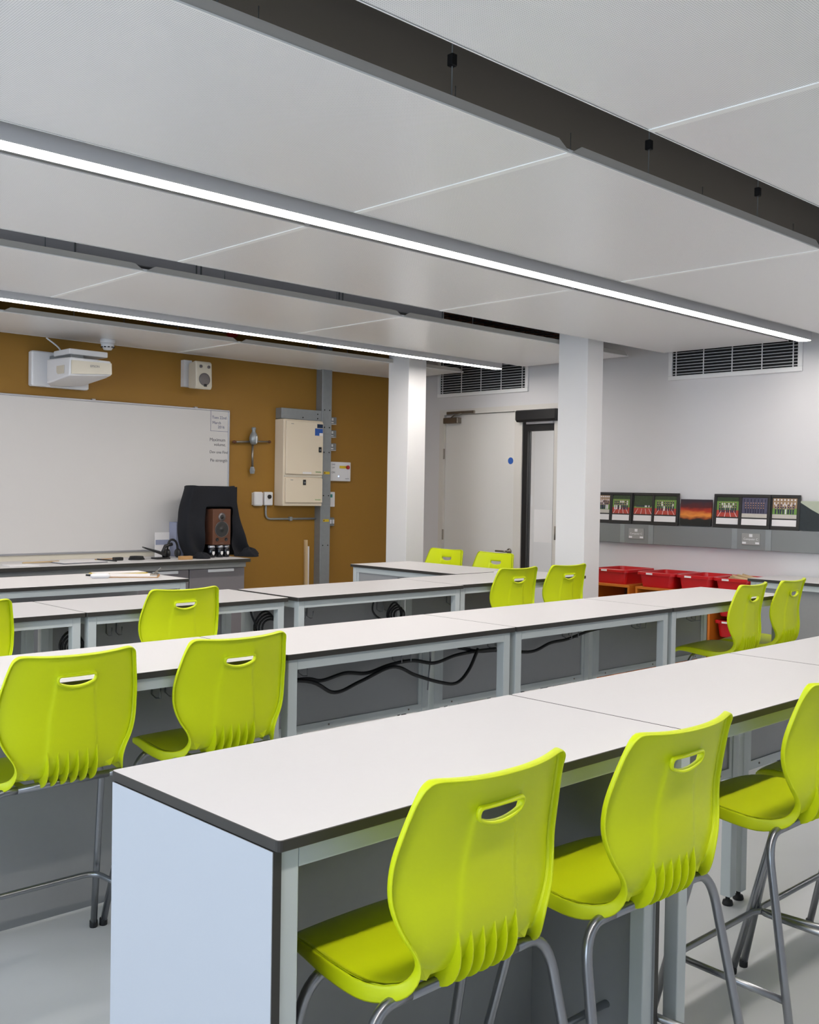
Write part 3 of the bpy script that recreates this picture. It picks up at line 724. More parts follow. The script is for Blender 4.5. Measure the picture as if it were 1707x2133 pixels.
MB().tube(spline([(3.50, -.1, 2.46), (3.46, -.12, 2.50), (3.38, -.10, 2.56)]), .006, 'wp', 6).build('cable_lead', e)
# wall speaker
e = empty('wall_speaker', (0, YF, 0), 0, 'small white wall loudspeaker on the mustard wall right of the projector', 'loudspeaker')
MB().box(4.585, 4.66, -.05, 0, 2.30, 2.52, 'wp').build('bracket', e)
sp = MB().prism([(-.09, 2.285), (-.20, 2.275), (-.215, 2.30), (-.205, 2.49), (-.19, 2.505), (-.09, 2.49)], 'x', 4.60, 4.755, 'offw').build('cabinet', e)
md = sp.modifiers.new('b', 'BEVEL'); md.width = .016; md.segments = 3
MB().lathe([(.052, 0), (.052, -.004), (.045, -.006)], (4.678, -.2135, 2.355), 'ring', 'y', 24).build('woofer_grille', e)
for x in (4.645, 4.72): MB().lathe([(.013, 0), (.013, -.005)], (x, -.209, 2.46), 'ring', 'y', 16).build('driver', e)
MB().box(4.672, 4.697, -.222, -.2155, 2.296, 2.318, 'black').build('badge', e)
# crucifix of metal parts
e = empty('crucifix', (5.287, YF-.02, 1.80), 0, 'metal crucifix made of tool parts hung on the mustard wall', 'crucifix')
MB().tube([(0, -.02, .06), (0, -.02, -.16)], .011, 'steel').lathe([(.02, -.03), (.026, 0), (.016, .03)], (0, -.02, -.175), 'galv', 'z', 6, False).build('upright', e)
MB().tube([(-.19, -.02, .065), (0, -.02, .075)], .010, 'steel').tube([(0, -.02, .078), (.18, -.02, .082)], .008, 'steel').lathe([(.011, -.015), (.014, 0), (.011, .015)], (-.19, -.02, .065), 'brown', 'x', 10).lathe([(.010, -.012), (.013, 0), (.010, .012)], (.18, -.02, .082), 'brown', 'x', 10).build('crossbar', e)
MB().lathe([(.02, -.05), (.036, -.03), (.040, 0), (.034, .03), (.022, .05), (.014, .07), (.020, .082), (.020, .096), (.012, .102)], (0, -.035, .10), 'galv', 'z', 14).box(-.004, .004, -.082, -.074, .06, .12, 'wp').build('figure', e)
# distribution board
e = empty('distribution_board', (0, YF, 0), 0, 'tall cream electrical distribution board beside the grey trunking', 'electrical cabinet')
MB().cbox(5.555, 6.0, -.13, 0, 1.315, 2.09, 'cream', .004).build('cabinet', e)
MB().cbox(5.575, 5.992, -.148, -.13, 1.60, 2.075, 'cream', .003).build('upper_door', e)
lo = MB().cbox(5.575, 5.992, -.148, -.13, 1.345, 1.565, 'cream', .003).build('lower_door', e)
MB().cbox(5.565, 5.992, -.136, -.13, 1.575, 1.59, 'offw', .001).build('middle_strip', e)
for x, z in ((5.955, 1.83), (5.78, 1.53)):
    MB().cbox(x-.016, x+.016, -.154, -.148, z-.026, z+.022, 'black', .002).lathe([(.009, 0), (.009, -.004)], (x, -.154, z-.004), 'galv_flat', 'y', 12).build('lock', e)
MB().box(5.895, 5.985, -.1495, -.148, 1.955, 2.02, 'blue').box(5.945, 5.985, -.150, -.1495, 1.955, 1.98, 'paper').build('blue_label', e)
MB().box(5.92, 5.985, -.1495, -.148, 2.025, 2.06, 'darkblue').build('dark_label', e)
MB().box(5.76, 5.86, -.1492, -.148, 1.605, 1.622, 'paper').build('paper_label', e)
text('maker_name', 'Schneider', .017, 'green', e, (5.94, -.149, 1.625), rx); text('maker_name', 'Schneider', .017, 'green', e, (5.94, -.149, 1.372), rx)
text('small_lettering', 'Isobar', .012, 'greyprint', e, (5.64, -.149, 2.05), rx); text('small_lettering', 'Isobar', .012, 'greyprint', e, (5.64, -.149, 1.548), rx)
# trunking
e = empty('cable_trunking', (0, YF, 0), 0, 'tall grey steel cable trunking running up the mustard wall', 'cable trunking')
MB().cbox(6.02, 6.135, -.09, 0, 0, ZS, 'galv', .002).build('upright_trunk', e)
MB().box(6.021, 6.134, -.0912, -.090, 1.33, 1.332, 'galv_flat').box(6.021, 6.134, -.0912, -.09, 1.98, 1.982, 'galv_flat').build('cover_joint', e)
for z in (.95, 1.41, 1.81, 2.04, 2.2):
    for x in (6.05, 6.11): MB().lathe([(.006, 0), (.006, -.003)], (x, -.09, z), 'black', 'y', 10).build('screw', e)
for z in (1.62, 1.18):
    MB().box(6.05, 6.12, -.0912, -.090, z-.012, z+.012, 'yellow').box(6.055, 6.067, -.0918, -.0912, z-.006, z+.006, 'brown').build('warning_label', e)
e = empty('horizontal_trunking', (0, YF, 0), 0, 'short grey steel trunking on top of the cream distribution board', 'cable trunking')
MB().cbox(5.56, 6.018, -.089, 0, 2.095, 2.19, 'galv', .002).build('trunk_body', e)
for x, z in ((5.80, 2.115), (5.97, 2.155), (5.97, 2.115)): MB().lathe([(.006, 0), (.006, -.003)], (x, -.089, z), 'black', 'y', 10).build('screw', e)
# isolators
for k, z in enumerate((2.112, 1.99, 1.868)):
    e = empty('isolator_switch', (6.185, YF, z), 0, ('topmost', 'middle', 'lowest')[k]+' of the three small grey isolator switches right of the trunking', 'switch', 'isolator switches')
    MB().cbox(-.048, .045, -.05, 0, -.032, .032, 'galv_flat', .004).build('box', e)
    MB().cbox(-.02, .0, -.058, -.05, -.002, .022, 'wp', .002).build('rocker', e); MB().box(-.024, .006, -.052, -.050, -.024, -.014, 'wp').build('label_plate', e)
    MB().box(-.04, .04, -.052, 0, -.037, -.032, 'wp').build('base_strip', e)
e = empty('control_panel', (6.295, YF, 1.638), 0, 'square white control panel with a red button right of the trunking', 'control panel')
MB().cbox(-.155, .13, -.035, 0, -.09, .09, 'wp', .004).build('panel_box', e)
MB().box(-.01, .08, -.037, -.035, .030, .055, 'yellow').build('yellow_strip', e)
MB().lathe([(.019, 0), (.019, -.014), (.015, -.018)], (.088, -.035, .042), 'redpaint', 'y', 18).build('red_button', e)
MB().lathe([(.006, 0), (.005, -.004)], (-.02, -.035, -.045), 'ledblue', 'y', 12).build('indicator_light', e)
text('small_lettering', 'GAS', .022, 'ink', e, (-.085, -.0355, .065), rx); text('small_lettering', 'ON', .026, 'greyprint', e, (-.085, -.0355, -.01), rx); text('small_lettering', 'OFF', .020, 'greyprint', e, (-.085, -.0355, .035), rx)
text('maker_name', 'merlin', .018, 'greyprint', e, (.085, -.0355, -.065), rx)
e = empty('meter_box', (6.195, YF, 1.375), 0, 'small white box with a green square below the control panel', 'meter box')
MB().cbox(-.055, .045, -.03, 0, -.07, .07, 'wp', .004).build('box', e); MB().box(-.03, .012, -.032, -.030, .018, .048, 'teal').build('green_square', e)
e = empty('light_switch', (6.19, YF, 1.165), 0, 'small grey light switch with two white rockers below the white box', 'switch')
MB().cbox(-.05, .035, -.045, 0, -.04, .04, 'galv_flat', .004).build('box', e)
for x in (-.026, .006): MB().cbox(x, x+.022, -.053, -.045, -.018, .022, 'wp', .002).build('rocker', e)
e = empty('wall_sensor', (5.362, YF, 1.375), 0, 'plain rounded white sensor box on the mustard wall', 'sensor')
MB().cbox(-.048, .048, -.045, 0, -.062, .062, 'wp', .010, rc=.018).build('cover', e)
MB().box(-.05, .05, -.008, 0, -.055, .055, 'offw').build('base', e)
e = empty('wall_switch', (5.475, YF, 1.377), 0, 'white wall box with a round black knob beside the sensor box', 'switch')
MB().cbox(-.045, .045, -.035, 0, -.06, .06, 'wp', .006).build('cover', e)
MB().lathe([(.019, 0), (.018, -.012), (.014, -.014)], (.002, -.035, .018), 'black', 'y', 18).build('knob', e)
e = empty('conduit', (0, YF-.016, 0), 0, 'thin grey metal conduit bending from the white wall box to the trunking', 'conduit')
MB().tube([(5.455, 0, 1.318), (5.455, 0, 1.26)]+arc((5.455, 0, 1.25), (5.455, 0, 1.196), (5.51, 0, 1.196), 8)+[(6.02, 0, 1.196)], .0095, 'galv').build('pipe', e)
MB().cbox(5.715, 5.745, -.014, .014, 1.178, 1.214, 'galv', .003).build('saddle_clip', e)
e = empty('timber_batten', (5.90, YF, 0), 0, 'pale wooden batten leaning on the mustard wall beside the trunking', 'batten')
MB().prism([(-.045, .0), (-.02, .0), (-.0, 1.0), (-.022, 1.0)], 'x', .0, .028, 'jute').build('batten', e)
MB().box(.03, .05, -.02, -.001, 0, .94, 'paper').build('painted_strip', e)

# ------------------------------------------------------------------ counter along the front wall
CX0, CX1 = 1.44, 4.86
e = empty('wall_worktop', (0, 0, 0), 0, 'long worktop running under the whiteboard', 'worktop')
MB().cbox(CX0, CX1+.01, 6.93, YF-.002, .873, .9, 'edge', .001, 'top', .004).build('worktop_slab', e)
MB().box(CX0, 5.0, YF-.014, YF-.002, .9, .942, 'offw').build('upstand', e)
MB().box(CX0, CX1, 6.985, 7.02, .83, .872, 'rail').build('front_rail', e)
xs_ = [CX0+.04, 1.92, 2.40, 2.88, 3.379, 3.862, 4.34, 4.86]
for i in range(7):
    x0, x1 = xs_[i], xs_[i+1]
    e = empty('base_cupboard', (x0, 7.0, 0), 0, 'x', 'cupboard', 'violet grey base cupboards under the whiteboard')
    e['label'] = 'violet grey base cupboard, '+['leftmost, outside the left edge', 'second from the left end, outside the left edge', 'third from the left end', 'behind the left part of the teacher bench', 'behind the clipboards on the teacher bench', 'second from its right end', 'last at the right end, next to the bare mustard wall'][i]
    Wd = x1-x0
    MB().box(0, Wd-.004, .02, .52, .1, .829, 'cupboard').box(.0, Wd, .07, .5, 0, .1, 'black').build('carcass', e)
    dr = MB().cbox(.003, Wd-.005, -.004, .0195, .11, .826, 'cupboard', .002).build('door', e)
    if i in (5, 6): MB().cbox(Wd*.32, Wd*.78, -.018, -.0045, .80, .822, 'wp', .002).build('pull_handle', dr)
# things on it
def paperpad(name, x, y, rz, w_, d_, label, cat, col='paper', base='ink_dark', z=.9, clip=False, group=None):
    e = empty(name, (x, y, z), R(rz), label, cat, group)
    MB().cbox(-w_/2, w_/2, -d_/2, d_/2, .0005, .005, base, .001).build('board', e)
    MB().box(-w_/2+.01, w_/2-.01, -d_/2+.01, d_/2-.01, .0052, .009, col).build('paper_sheets', e)
    if clip:
        MB().cbox(w_/2-.055, w_/2-.005, -.05, .05, .009, .016, 'steel', .002).prism([(w_/2-.04, .014), (w_/2-.005, .045), (w_/2+.0, .044), (w_/2-.02, .012)], 'y', -.03, .03, 'steel').tube([(w_/2-.002, -.03, .045), (w_/2+.008, -.02, .052), (w_/2+.008, .02, .052), (w_/2-.002, .03, .045)], .003, 'chrome', 6).build('metal_clip', e)
    return e
paperpad('document_folder', 3.52, 7.22, 4, .36, .26, 'dark-backed folder of white paper lying on the worktop under the whiteboard', 'folder')
tag(MB().tube([(3.66, 7.18, .92), (3.78, 7.10, .908)], .005, 'black', 8).build('pen'), 'black pen lying across the folder on the worktop', 'pen')
tag(MB().cbox(2.95, 3.16, 7.05, 7.2, .9, .906, 'paper', .001).build('paper_sheet'), 'loose white paper at the left end of the worktop', 'paper')
tag(MB().tube([(3.12, 7.24, .909), (3.40, 7.26, .909)], .006, 'jute', 8).build('wooden_stick'), 'pale wooden stick left of the folder on the worktop', 'stick')
tag(MB().tube([(3.72, 7.33, .907), (3.96, 7.36, .907)], .004, 'cardboard', 8).build('pencil'), 'brown pencil right of the folder on the worktop', 'pencil')
tag(MB().cbox(3.83, 3.90, 7.22, 7.27, .9, .925, 'black', .004).build('board_eraser'), 'small black block eraser on the worktop', 'eraser')
b = MB()
for k in range(3): b.tube([(4.02+.06*math.cos(2*PI*i/20)*(1-.1*k), 7.24+.05*math.sin(2*PI*i/20), .906+.009*k) for i in range(20)], .005, 'cable', 6, closed=True)
tag(b.build('charger_cable'), 'small coil of black cable next to the eraser on the worktop', 'cable')
e = empty('desk_lamp', (4.23, 7.24, .9), 0, 'black folded angular gadget on a stand at the right of the worktop', 'desk gadget')
MB().cbox(-.06, .06, -.05, .05, 0, .012, 'black', .004).build('base', e)
MB().tube([(.03, 0, .012), (.02, 0, .06), (.04, 0, .10), (.10, 0, .115)], .014, 'black', 8).build('arm', e)
MB().add([(-.16, -.03, .098), (-.14, .04, .10), (.02, .05, .06), (.02, -.04, .045), (-.16, -.03, .088), (-.14, .04, .09), (.02, .05, .035), (.02, -.04, .02)], [(0, 1, 2, 3), (7, 6, 5, 4), (0, 3, 7, 4), (1, 0, 4, 5), (2, 1, 5, 6), (3, 2, 6, 7)], 'black').build('head', e)
e = empty('headphones', (4.35, 7.27, .9), 0, 'pair of black headphones standing on the worktop right of the gadget', 'headphones')
MB().tube(arc((-.045, 0, .05), (-.04, 0, .155), (.0, 0, .148), 6)+arc((.0, 0, .148), (.05, 0, .145), (.05, 0, .05), 6)[1:], .009, 'black', 8).build('headband', e)
for x in (-.045, .05): MB().lathe([(.03, -.014), (.036, -.006), (.036, .008), (.028, .014)], (x, 0, .04), 'black', 'x', 18).build('ear_cup', e)
tag(MB().cbox(4.30, 4.41, 7.06, 7.10, .9, .928, 'cardboard', .002).build('wooden_block'), 'small brown wooden block at the worktop edge left of the dark cloth', 'block')
e = empty('document_holder', (4.475, 7.43, .9), 0, 'tall pale blue plastic file holder left of the dark cloth', 'file holder')
MB().cbox(0, .10, -.01, .10, 0, .006, 'acryl', .001).box(0, .003, -.01, .10, .006, .28, 'acryl').box(.097, .1, -.01, .10, .006, .24, 'acryl').box(0.003, .097, .097, .10, .006, .28, 'acryl').box(0.003, .097, -.01, -.007, .006, .27, 'acryl').build('tray_walls', e)
tag(MB().box(4.285, 4.415, 7.425, 7.43, .9, 1.10, 'paper').box(4.29, 4.41, 7.422, 7.425, 1.00, 1.04, 'acryl').build('paper_card'), 'white card with a pale blue band leaning behind the headphones', 'card')
# draped cloth
def drape():
    e = empty('draped_cloth', (0, 0, 0), 0, 'dark navy cloth draped like a hood around the wooden loudspeaker', 'cloth')
    zs = [.902, .93, .965, 1.0, 1.05, 1.10, 1.16, 1.22, 1.27, 1.31, 1.35, 1.40, 1.45, 1.487]
    Lx = [(.90, 4.50), (.93, 4.475), (1.0, 4.44), (1.14, 4.405), (1.25, 4.42), (1.38, 4.455), (1.487, 4.483)]
    Rx = [(.90, 5.06), (.94, 5.075), (1.0, 5.02), (1.14, 4.975), (1.30, 4.93), (1.45, 4.895), (1.487, 4.883)]
    nl, nm, nr_ = 9, 8, 7; cols = nl+nm+nr_+1
    vs, fs = [], []
    for i, z in enumerate(zs):
        l, r_ = interp(z, Lx), interp(z, Rx); ol, orr = 4.60+.01*math.sin(i), 4.868+.008*math.sin(i*1.7)
        for k in range(cols):
            if k <= nl: x = l+(ol-l)*k/nl
            elif k <= nl+nm: x = ol+(orr-ol)*(k-nl)/nm
            else: x = orr+(r_-orr)*(k-nl-nm)/nr_
            low = max(0, (1.30-z)/.4)
            y = 7.19-.030*low*math.sin((x-l)*34+z*7)-.018*math.sin(z*21+x*16)*min(1, .3+low)
            if k in (0, cols-1): y += .03
            sag = -.012*math.sin(PI*(x-l)/(r_-l)) if i >= len(zs)-2 else 0
            vs.append((x, y, z+sag))
    for i in range(len(zs)-1):
        for k in range(cols-1):
            if zs[i+1] <= 1.311 and nl <= k < nl+nm: continue
            fs.append((i*cols+k, i*cols+k+1, (i+1)*cols+k+1, (i+1)*cols+k))
    def side(idx, sx):
        o = len(vs)
        for i in range(len(zs)):
            p = vs[i*cols+idx]
            vs.append((p[0]+.03*sx+.03, p[1]+.10, p[2]-.003)); vs.append((p[0]+.06, p[1]+.19, p[2]-.008))
        for i in range(len(zs)-1):
            a, b_ = i*cols+idx, (i+1)*cols+idx
            fs.append((a, b_, o+2*i+2, o+2*i)); fs.append((o+2*i, o+2*i+2, o+2*i+3, o+2*i+1))
    side(0, -1); side(cols-1, .4)
    o = MB().add(vs, fs, 'cloth', True).build('front_fold', e); md = o.modifiers.new('s', 'SOLIDIFY'); md.thickness = .006
    md = o.modifiers.new('u', 'SUBSURF'); md.levels = 1; md.render_levels = 1
    MB().add([(4.50, 7.20, 1.48), (4.87, 7.20, 1.48), (4.94, 7.39, 1.475), (4.56, 7.39, 1.475)], [(0, 1, 2, 3)], 'cloth').build('top_fold', e)
    MB().box(4.53, 5.04, 7.385, 7.395, .90, 1.476, 'cloth').build('back_fold', e)
    for cx, cy, sx, sy, sz in ((4.53, 7.12, .075, .07, .05), (5.0, 7.14, .085, .08, .075)):
        vs, fs = [], []; a, b_ = 24, 10
        for i in range(b_+1):
            ph = PI/2*i/b_
            for k in range(a):
                th = 2*PI*k/a; q = 1+.10*math.sin(3*th+i*.6)+.06*math.sin(7*th+i)
                vs.append((cx+sx*q*math.cos(th)*math.cos(ph), cy+sy*q*math.sin(th)*math.cos(ph), .901+sz*math.sin(ph)*(.9+.15*math.sin(5*th))))
        for i in range(b_):
            for k in range(a): fs.append((i*a+k, i*a+(k+1) % a, (i+1)*a+(k+1) % a, (i+1)*a+k))
        MB().add(vs, fs, 'cloth', True).build('gathered_fold', e)
    return e
drape()
e = empty('bookshelf_speaker', (4.738, 7.155, .995), 0, 'walnut bookshelf loudspeaker raised on small jars in front of the dark cloth', 'loudspeaker')
MB().cbox(-.085, .085, 0, .20, .008, .30, 'wood', .002).build('cabinet', e)
MB().lathe([(.062, -.0005), (.060, -.004), (.054, -.005), (.030, -.0018), (.016, -.0012), (.014, -.005), (.001, -.008)], (0, -.0005, .135), 'cone', 'y', 28).build('woofer', e)
MB().lathe([(.062, 0), (.063, -.003), (.066, -.003), (.066, 0)], (0, -.001, .135), 'ring', 'y', 28).build('woofer_ring', e)
MB().lathe([(.034, 0), (.034, -.003)], (0, -.0, .235), 'ring', 'y', 24).lathe([(.018, -.003), (.012, -.009), (.001, -.011)], (0, 0, .235), 'black', 'y', 18).build('tweeter', e)
for x in (-.043, .043): MB().lathe([(.015, 0), (.015, -.003), (.010, -.003), (.009, -.0005)], (x, 0, .052), 'black', 'y', 16).build('bass_port', e)
text('maker_name', 'mission', .012, 'ring', e, (0, -.001, .022), rx)
for k, (x, y) in enumerate(((4.665, 7.19), (4.745, 7.19), (4.81, 7.20))):
    e = empty('glass_jar', (x, y, .9), 0, ('left', 'middle', 'right')[k]+' of the three dark crested jars carrying the wooden loudspeaker', 'jar', 'jars under the loudspeaker')
    MB().lathe([(.028, 0), (.030, .004), (.030, .070), (.026, .078)], (0, 0, 0), 'glass_jar', 'z', 20).build('jar_body', e)
    MB().lathe([(.028, .078), (.029, .081), (.029, .096), (.026, .0975)], (0, 0, 0), 'alu', 'z', 20).build('lid', e)
    MB().add([(-.011, -.0312, .05), (.011, -.0312, .05), (.011, -.0312, .03), (0, -.0312, .018), (-.011, -.0312, .03)], [(0, 1, 2, 3, 4)], 'paper').build('crest_label', e)
# teacher bench items
paperpad('clipboard', 3.27, 5.93, -33, .32, .23, 'lower brown clipboard with a metal clip on the teacher bench', 'clipboard', 'paper', 'cardboard', clip=True, group='clipboards on the teacher bench')
paperpad('clipboard', 3.30, 6.175, -6, .34, .15, 'upper clipboard with white paper, behind the brown one', 'clipboard', 'paper', 'yellow', z=.9, group='clipboards on the teacher bench')
e = empty('correction_roller', (3.03, 5.90, .9), R(-20), 'rounded white plastic gadget left of the clipboards on the teacher bench', 'gadget')
MB().cbox(-.06, .06, -.022, .022, .0, .03, 'wp', .012, rc=.02).build('body', e); MB().tube([(-.058, 0, .02), (-.085, 0, .022)], .006, 'black', 8).build('nozzle', e)
tag(MB().cbox(2.17, 2.42, 6.25, 6.30, .86, .885, 'black', .003).build('black_tray_edge') if False else MB().cbox(2.55, 2.95, 6.62, 6.86, .83, .85, 'black', .003).cbox(2.6, 2.64, 6.7, 6.74, 0, .83, 'black', .002).cbox(2.86, 2.9, 6.7, 6.74, 0, .83, 'black', .002).build('keyboard_stand'), 'black stand top between the teacher bench and the cupboards at the left edge', 'stand')
# papers at the third row
tag(MB().cbox(5.42, 5.62, 4.60, 4.80, .9, .915, 'paper', .001).cbox(5.40, 5.58, 4.58, 4.76, .915, .925, 'paper', .001).build('paper_stack'), 'small stack of white papers between the two stools at the third row', 'paper')

# ------------------------------------------------------------------ right wall trunking, pictures, trays
e = empty('dado_trunking', (XR-.0015, 0, 0), 0, 'grey steel socket trunking running along the white right wall', 'cable trunking')
MB().cbox(-.055, 0, .2, 5.50, 1.072, 1.228, 'galv_flat', .002).build('trunk_body', e)
for y0, y1, yc in ((4.685, 5.0, 4.79), (3.55, 3.99, 3.79)):
    MB().cbox(-.058, -.055, yc-.16, yc+.16, 1.072, 1.228, 'galv_flat', .0008).build('cover_plate', e)['label'] = 'paler cover plate around a socket'
    for yy in (yc-.135, yc+.135):
        MB().box(-.0595, -.058, yy-.022, yy+.022, 1.074, 1.226, 'galv').build('end_strip', e)
for k, yc in enumerate((4.79, 3.79)):
    s = empty('wall_socket', (XR-.058, yc, 1.152), R(-90), ('left', 'right')[k]+' grey double socket on the wall trunking, '+('below the four framed photographs' if k == 0 else 'below the group of three framed photographs'), 'socket', 'double sockets on the trunking')
    MB().cbox(-.073, .073, -.008, 0, -.043, .043, 'rail', .002).build('faceplate', s)
    for sx in (-1, 1):
        MB().box(sx*.052-.015, sx*.052+.015, -.009, -.008, -.035, -.021, 'wp').build('white_rocker', s)
    MB().box(-.013, .013, -.009, -.008, .016, .038, 'wp').build('white_indicator', s)
    text('socket_label', 'Computer C', .022, 'wp', s, (0, -.0085, .0), rx)
def framed(yl, yr, kind, label, group='framed team photographs on the wall trunking', h=.255, lean=.02, xo=0):
    """yl > yr; stands on the trunking leaning on the wall; local x runs along the picture"""
    Wd = yl-yr
    e = empty('framed_photograph', (XR-.045+xo, (yl+yr)/2, 1.229), 0, label, 'picture', group); e.rotation_euler = (R(-4.2), 0, R(-90))
    # local: x to the right, y into the wall, z up
    b = .021
    MB().cbox(-Wd/2, Wd/2, -.006, .006, 0, b, 'frameblack', .0015).cbox(-Wd/2, Wd/2, -.006, .006, h-b, h, 'frameblack', .0015).cbox(-Wd/2, -Wd/2+b, -.006, .006, b, h-b, 'frameblack', .0015).cbox(Wd/2-b, Wd/2, -.006, .006, b, h-b, 'frameblack', .0015).build('frame', e)
    w2 = Wd/2-b; z0, z1 = b, h-b
    MB().box(-w2, w2, 0, .004, z0, z1, 'frameblack').build('mount_board', e)
    MB().box(-w2+.004, w2-.004, -.0015, 0, z0+.006, z0+.052, 'paper').build('caption_card', e)
    cz0, cz1 = z0+.062, z1-.004; p = MB(); Wp = w2-.004
    def q(x0, x1, a0, a1, m, d=0): p.box(x0, x1, -.0015-d, -.0001, cz0+(cz1-cz0)*a0, cz0+(cz1-cz0)*a1, PR[m])
    if kind in ('track', 'empty'):
        q(-Wp, Wp, 0, .34, 'track'); q(-Wp, Wp, .34, .80 if kind == 'track' else .42, 'grass'); q(-Wp, Wp, .80 if kind == 'track' else .42, 1, 'tree')
        for x in (-.7, -.2, .25, .7):
            zz = cz0; p.add([(Wp*x*1.25-.002, -.0019, zz), (Wp*x*1.25+.002, -.0019, zz), (Wp*x*.8+.0012, -.0019, zz+(cz1-cz0)*.3), (Wp*x*.8-.0012, -.0019, zz+(cz1-cz0)*.3)], [(0, 1, 2, 3)], PR['line'])
    elif kind == 'hall':
        q(-Wp, Wp, 0, .2, 'pave'); q(-Wp, Wp, .2, 1, 'slate')
        for x in range(-3, 4): q(Wp*x*.28-.004, Wp*x*.28+.004, .78, .94, 'navy', .0002)
    else:
        q(-Wp, Wp, 0, .2, 'pave'); q(-Wp, Wp, .2, .5, 'grass'); q(-Wp, Wp, .5, 1, 'brick')
        for x in range(-3, 4):
            q(Wp*x*.28-.004, Wp*x*.28+.004, .68, .80, 'winwhite', .0002); q(Wp*x*.28-.006, Wp*x*.28+.006, .88, .96, 'winwhite', .0002)
    rng = random.Random(int(yl*1000))
    if kind != 'empty':
        for row_, (a, hh) in enumerate(((.46, .24), (.36, .22), (.22, .24))):
            for i in range(8):
                x = Wp*(-.72+1.44*i/7)+rng.uniform(-.002, .002); cc = rng.choice(['navy', 'navy', 'shirt', 'navy'] if kind != 'hall' else ['navy'])
                q(x-.0055, x+.0055, a, a+hh, cc, .0003+.0002*row_); q(x-.003, x+.003, a+hh, a+hh+.06, 'skin', .0003+.0002*row_)
    else:
        for i in range(12):
            x = Wp*(-.7+1.4*i/11); q(x-.004, x+.004, .38, .48, rng.choice(['shirt', 'navy']), .0003)
    p.build('photo_print', e)
    return e
framed(5.235, 5.05, 'school', 'framed team photograph in front of a building, partly hidden by the nearer column')
framed(5.06, 4.845, 'track', 'first fully visible framed team photograph on a red running track, nearest the column', xo=-.012)
framed(4.86, 4.63, 'empty', 'framed photograph of a red running track with tiny figures, third from the column')
framed(4.655, 4.41, 'track', 'framed team photograph on a red track, left neighbour of the sunset picture', xo=-.014)
framed(4.115, 3.885, 'track', 'framed team photograph on a red track, right neighbour of the sunset picture')
framed(3.90, 3.65, 'hall', 'framed photograph of a team in dark suits, middle of the group of three', xo=-.013)
framed(3.665, 3.43, 'school', 'framed team photograph before a brick building, last before the mountain picture', xo=-.0)
e = empty('canvas_picture', (XR-.04, 4.265, 1.33), 0, 'unframed picture of a red and orange sunset between the framed photographs', 'picture'); e.rotation_euler = (R(-4), 0, R(-90))
MB().cbox(-.135, .135, -.008, .008, -.098, .108, 'sunset', .001).build('print_panel', e)
e = empty('canvas_picture', (XR-.04, 3.22, 1.33), 0, 'unframed picture of a dark mountain slope against a pale sky at the right edge', 'picture'); e.rotation_euler = (R(-4), 0, R(-90))
MB().cbox(-.205, .205, -.008, .008, -.098, .112, PR['sky'], .001).build('print_panel', e)
MB().add([(-.205, -.0086, -.098), (.205, -.0086, -.098), (.205, -.0086, -.01), (.06, -.0086, -.03), (-.02, -.0086, .0), (-.12, -.0086, .05), (-.205, -.0086, .10)], [(0, 1, 2, 3, 4, 5, 6)], PR['rock']).build('mountain_print', e)
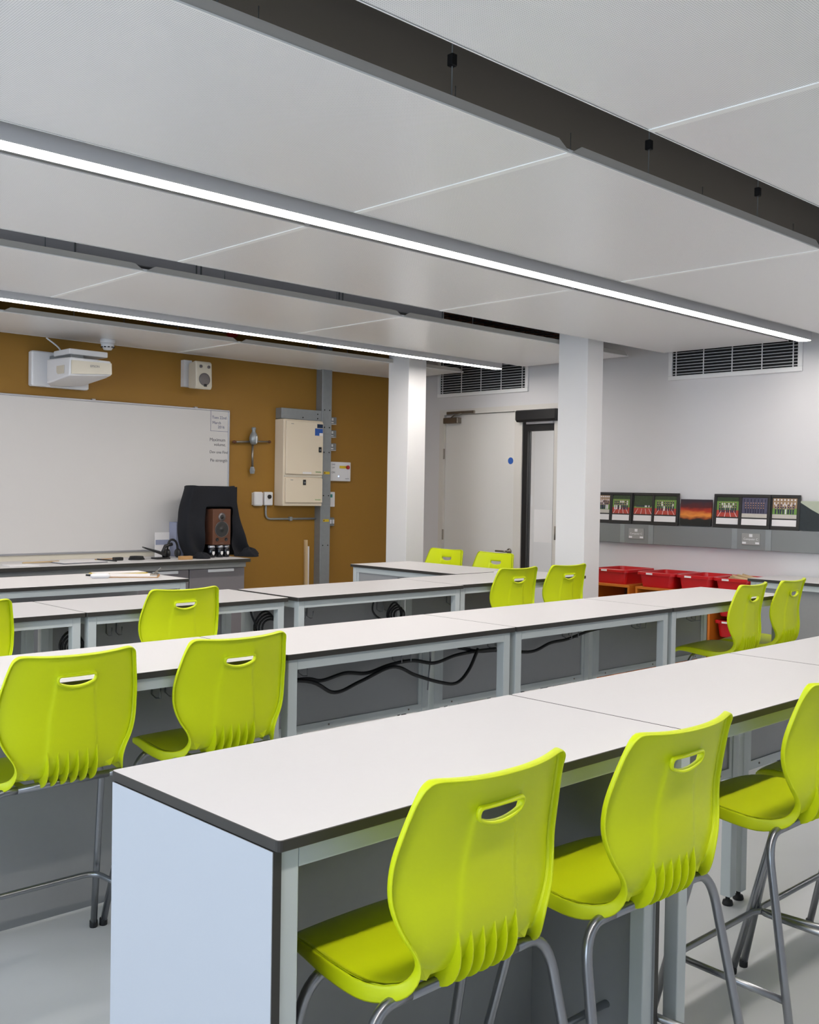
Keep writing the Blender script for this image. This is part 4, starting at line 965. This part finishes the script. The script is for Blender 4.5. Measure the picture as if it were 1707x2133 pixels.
# tray units
def tray_unit(y0, y1, cols, label):
    e = empty('tray_unit', (6.76, y0, 0), 0, label, 'storage unit', 'orange tray storage units')
    D = .42; L = y1-y0; m = MB(); t = .018
    m.cbox(0, D, 0, L, .747, .765, 'orange', .001).build('top_panel', e); MB().cbox(0, D, 0, L, .0, .058, 'orange', .001).build('base_panel', e)
    for k in range(cols+1):
        y = (L-t)*k/cols; MB().cbox(0, D, y, y+t, .058, .747, 'orange', .001).build('side_panel', e)
    MB().box(D-.006, D, 0, L, .058, .747, 'brown').build('back_panel', e)
    return e
tray_unit(3.585, 4.535, 3, 'orange tray unit under the three red trays, behind the end of the second row')
tray_unit(4.59, 5.26, 2, 'orange tray unit beside the nearer column, under a single red tray')
def red_tray(x, y, z, label, group, wd=.31, dp=.40, h=.115, fill=False):
    e = empty('storage_tray', (x, y, z), 0, label, 'tray', group)
    def ring(w_, d_, zz, r=.03):
        out = []
        for cx, cy, a0 in ((d_/2-r, -w_/2+r, -90), (d_/2-r, w_/2-r, 0), (-d_/2+r, w_/2-r, 90), (-d_/2+r, -w_/2+r, 180)):
            for k in range(5): a = R(a0+k*22.5); out.append((cx+r*math.cos(a), cy+r*math.sin(a), zz))
        return out
    rs = [ring(wd*.80, dp*.86, .0), ring(wd*.82, dp*.88, .012), ring(wd*.90, dp*.93, h-.022), ring(wd, dp, h-.022), ring(wd, dp, h-.004), ring(wd*.985, dp*.985, h), ring(wd*.88, dp*.91, h), ring(wd*.78, dp*.84, .006)]
    n = 20; vs = sum(rs, []); fs = [tuple(range(n-1, -1, -1)), tuple((len(rs)-1)*n+i for i in range(n))]
    for j in range(len(rs)-1):
        for i in range(n): fs.append((j*n+i, j*n+(i+1) % n, (j+1)*n+(i+1) % n, (j+1)*n+i))
    MB().add(vs, fs, 'red', False).build('tray_body', e)
    MB().box(-dp/2-.0012, -dp/2, .02, .075, h-.019, h-.006, 'paper').build('name_label', e)
    if fill:
        b = MB()
        for k in range(9): b.tube([(-.13+.03*k, -.09+.01*(k % 3), h-.02+.012*(k % 2)), (-.09+.025*k, .08, h-.01+.01*(k % 3))], .009, 'jute', 7)
        tag(b.build('wooden_sticks', None), 'bundle of pale sticks lying in the rightmost red tray', 'sticks', None, 'stuff').location = (x, y, z)
    return e
grp = 'open red trays on the orange units'
red_tray(6.985, 4.80, .765, 'red tray alone on the unit next to the nearer column', grp, wd=.335)
red_tray(6.965, 4.37, .765, 'left one of the three red trays on the longer orange unit', grp, wd=.33)
red_tray(6.975, 4.045, .765, 'middle one of the three red trays on the longer orange unit', grp, wd=.30)
red_tray(6.965, 3.735, .765, 'right one of the three red trays on the longer orange unit, holding sticks', grp, wd=.30, fill=True)
for k, z in enumerate((.60, .45, .30)):
    red_tray(6.985, 3.745, z, ('upper', 'middle', 'lower')[k]+' red tray slotted inside the longer orange unit', 'red trays inside the orange unit', wd=.28, dp=.38, h=.12)
tag(MB().cbox(6.82, 7.1, 5.02, 5.22, .765, .80, 'paper', .002).cbox(6.84, 7.12, 5.04, 5.2, .8, .83, 'black', .003).build('paper_pile'), 'pile of papers under a dark folder beside the red tray next to the column', 'papers')
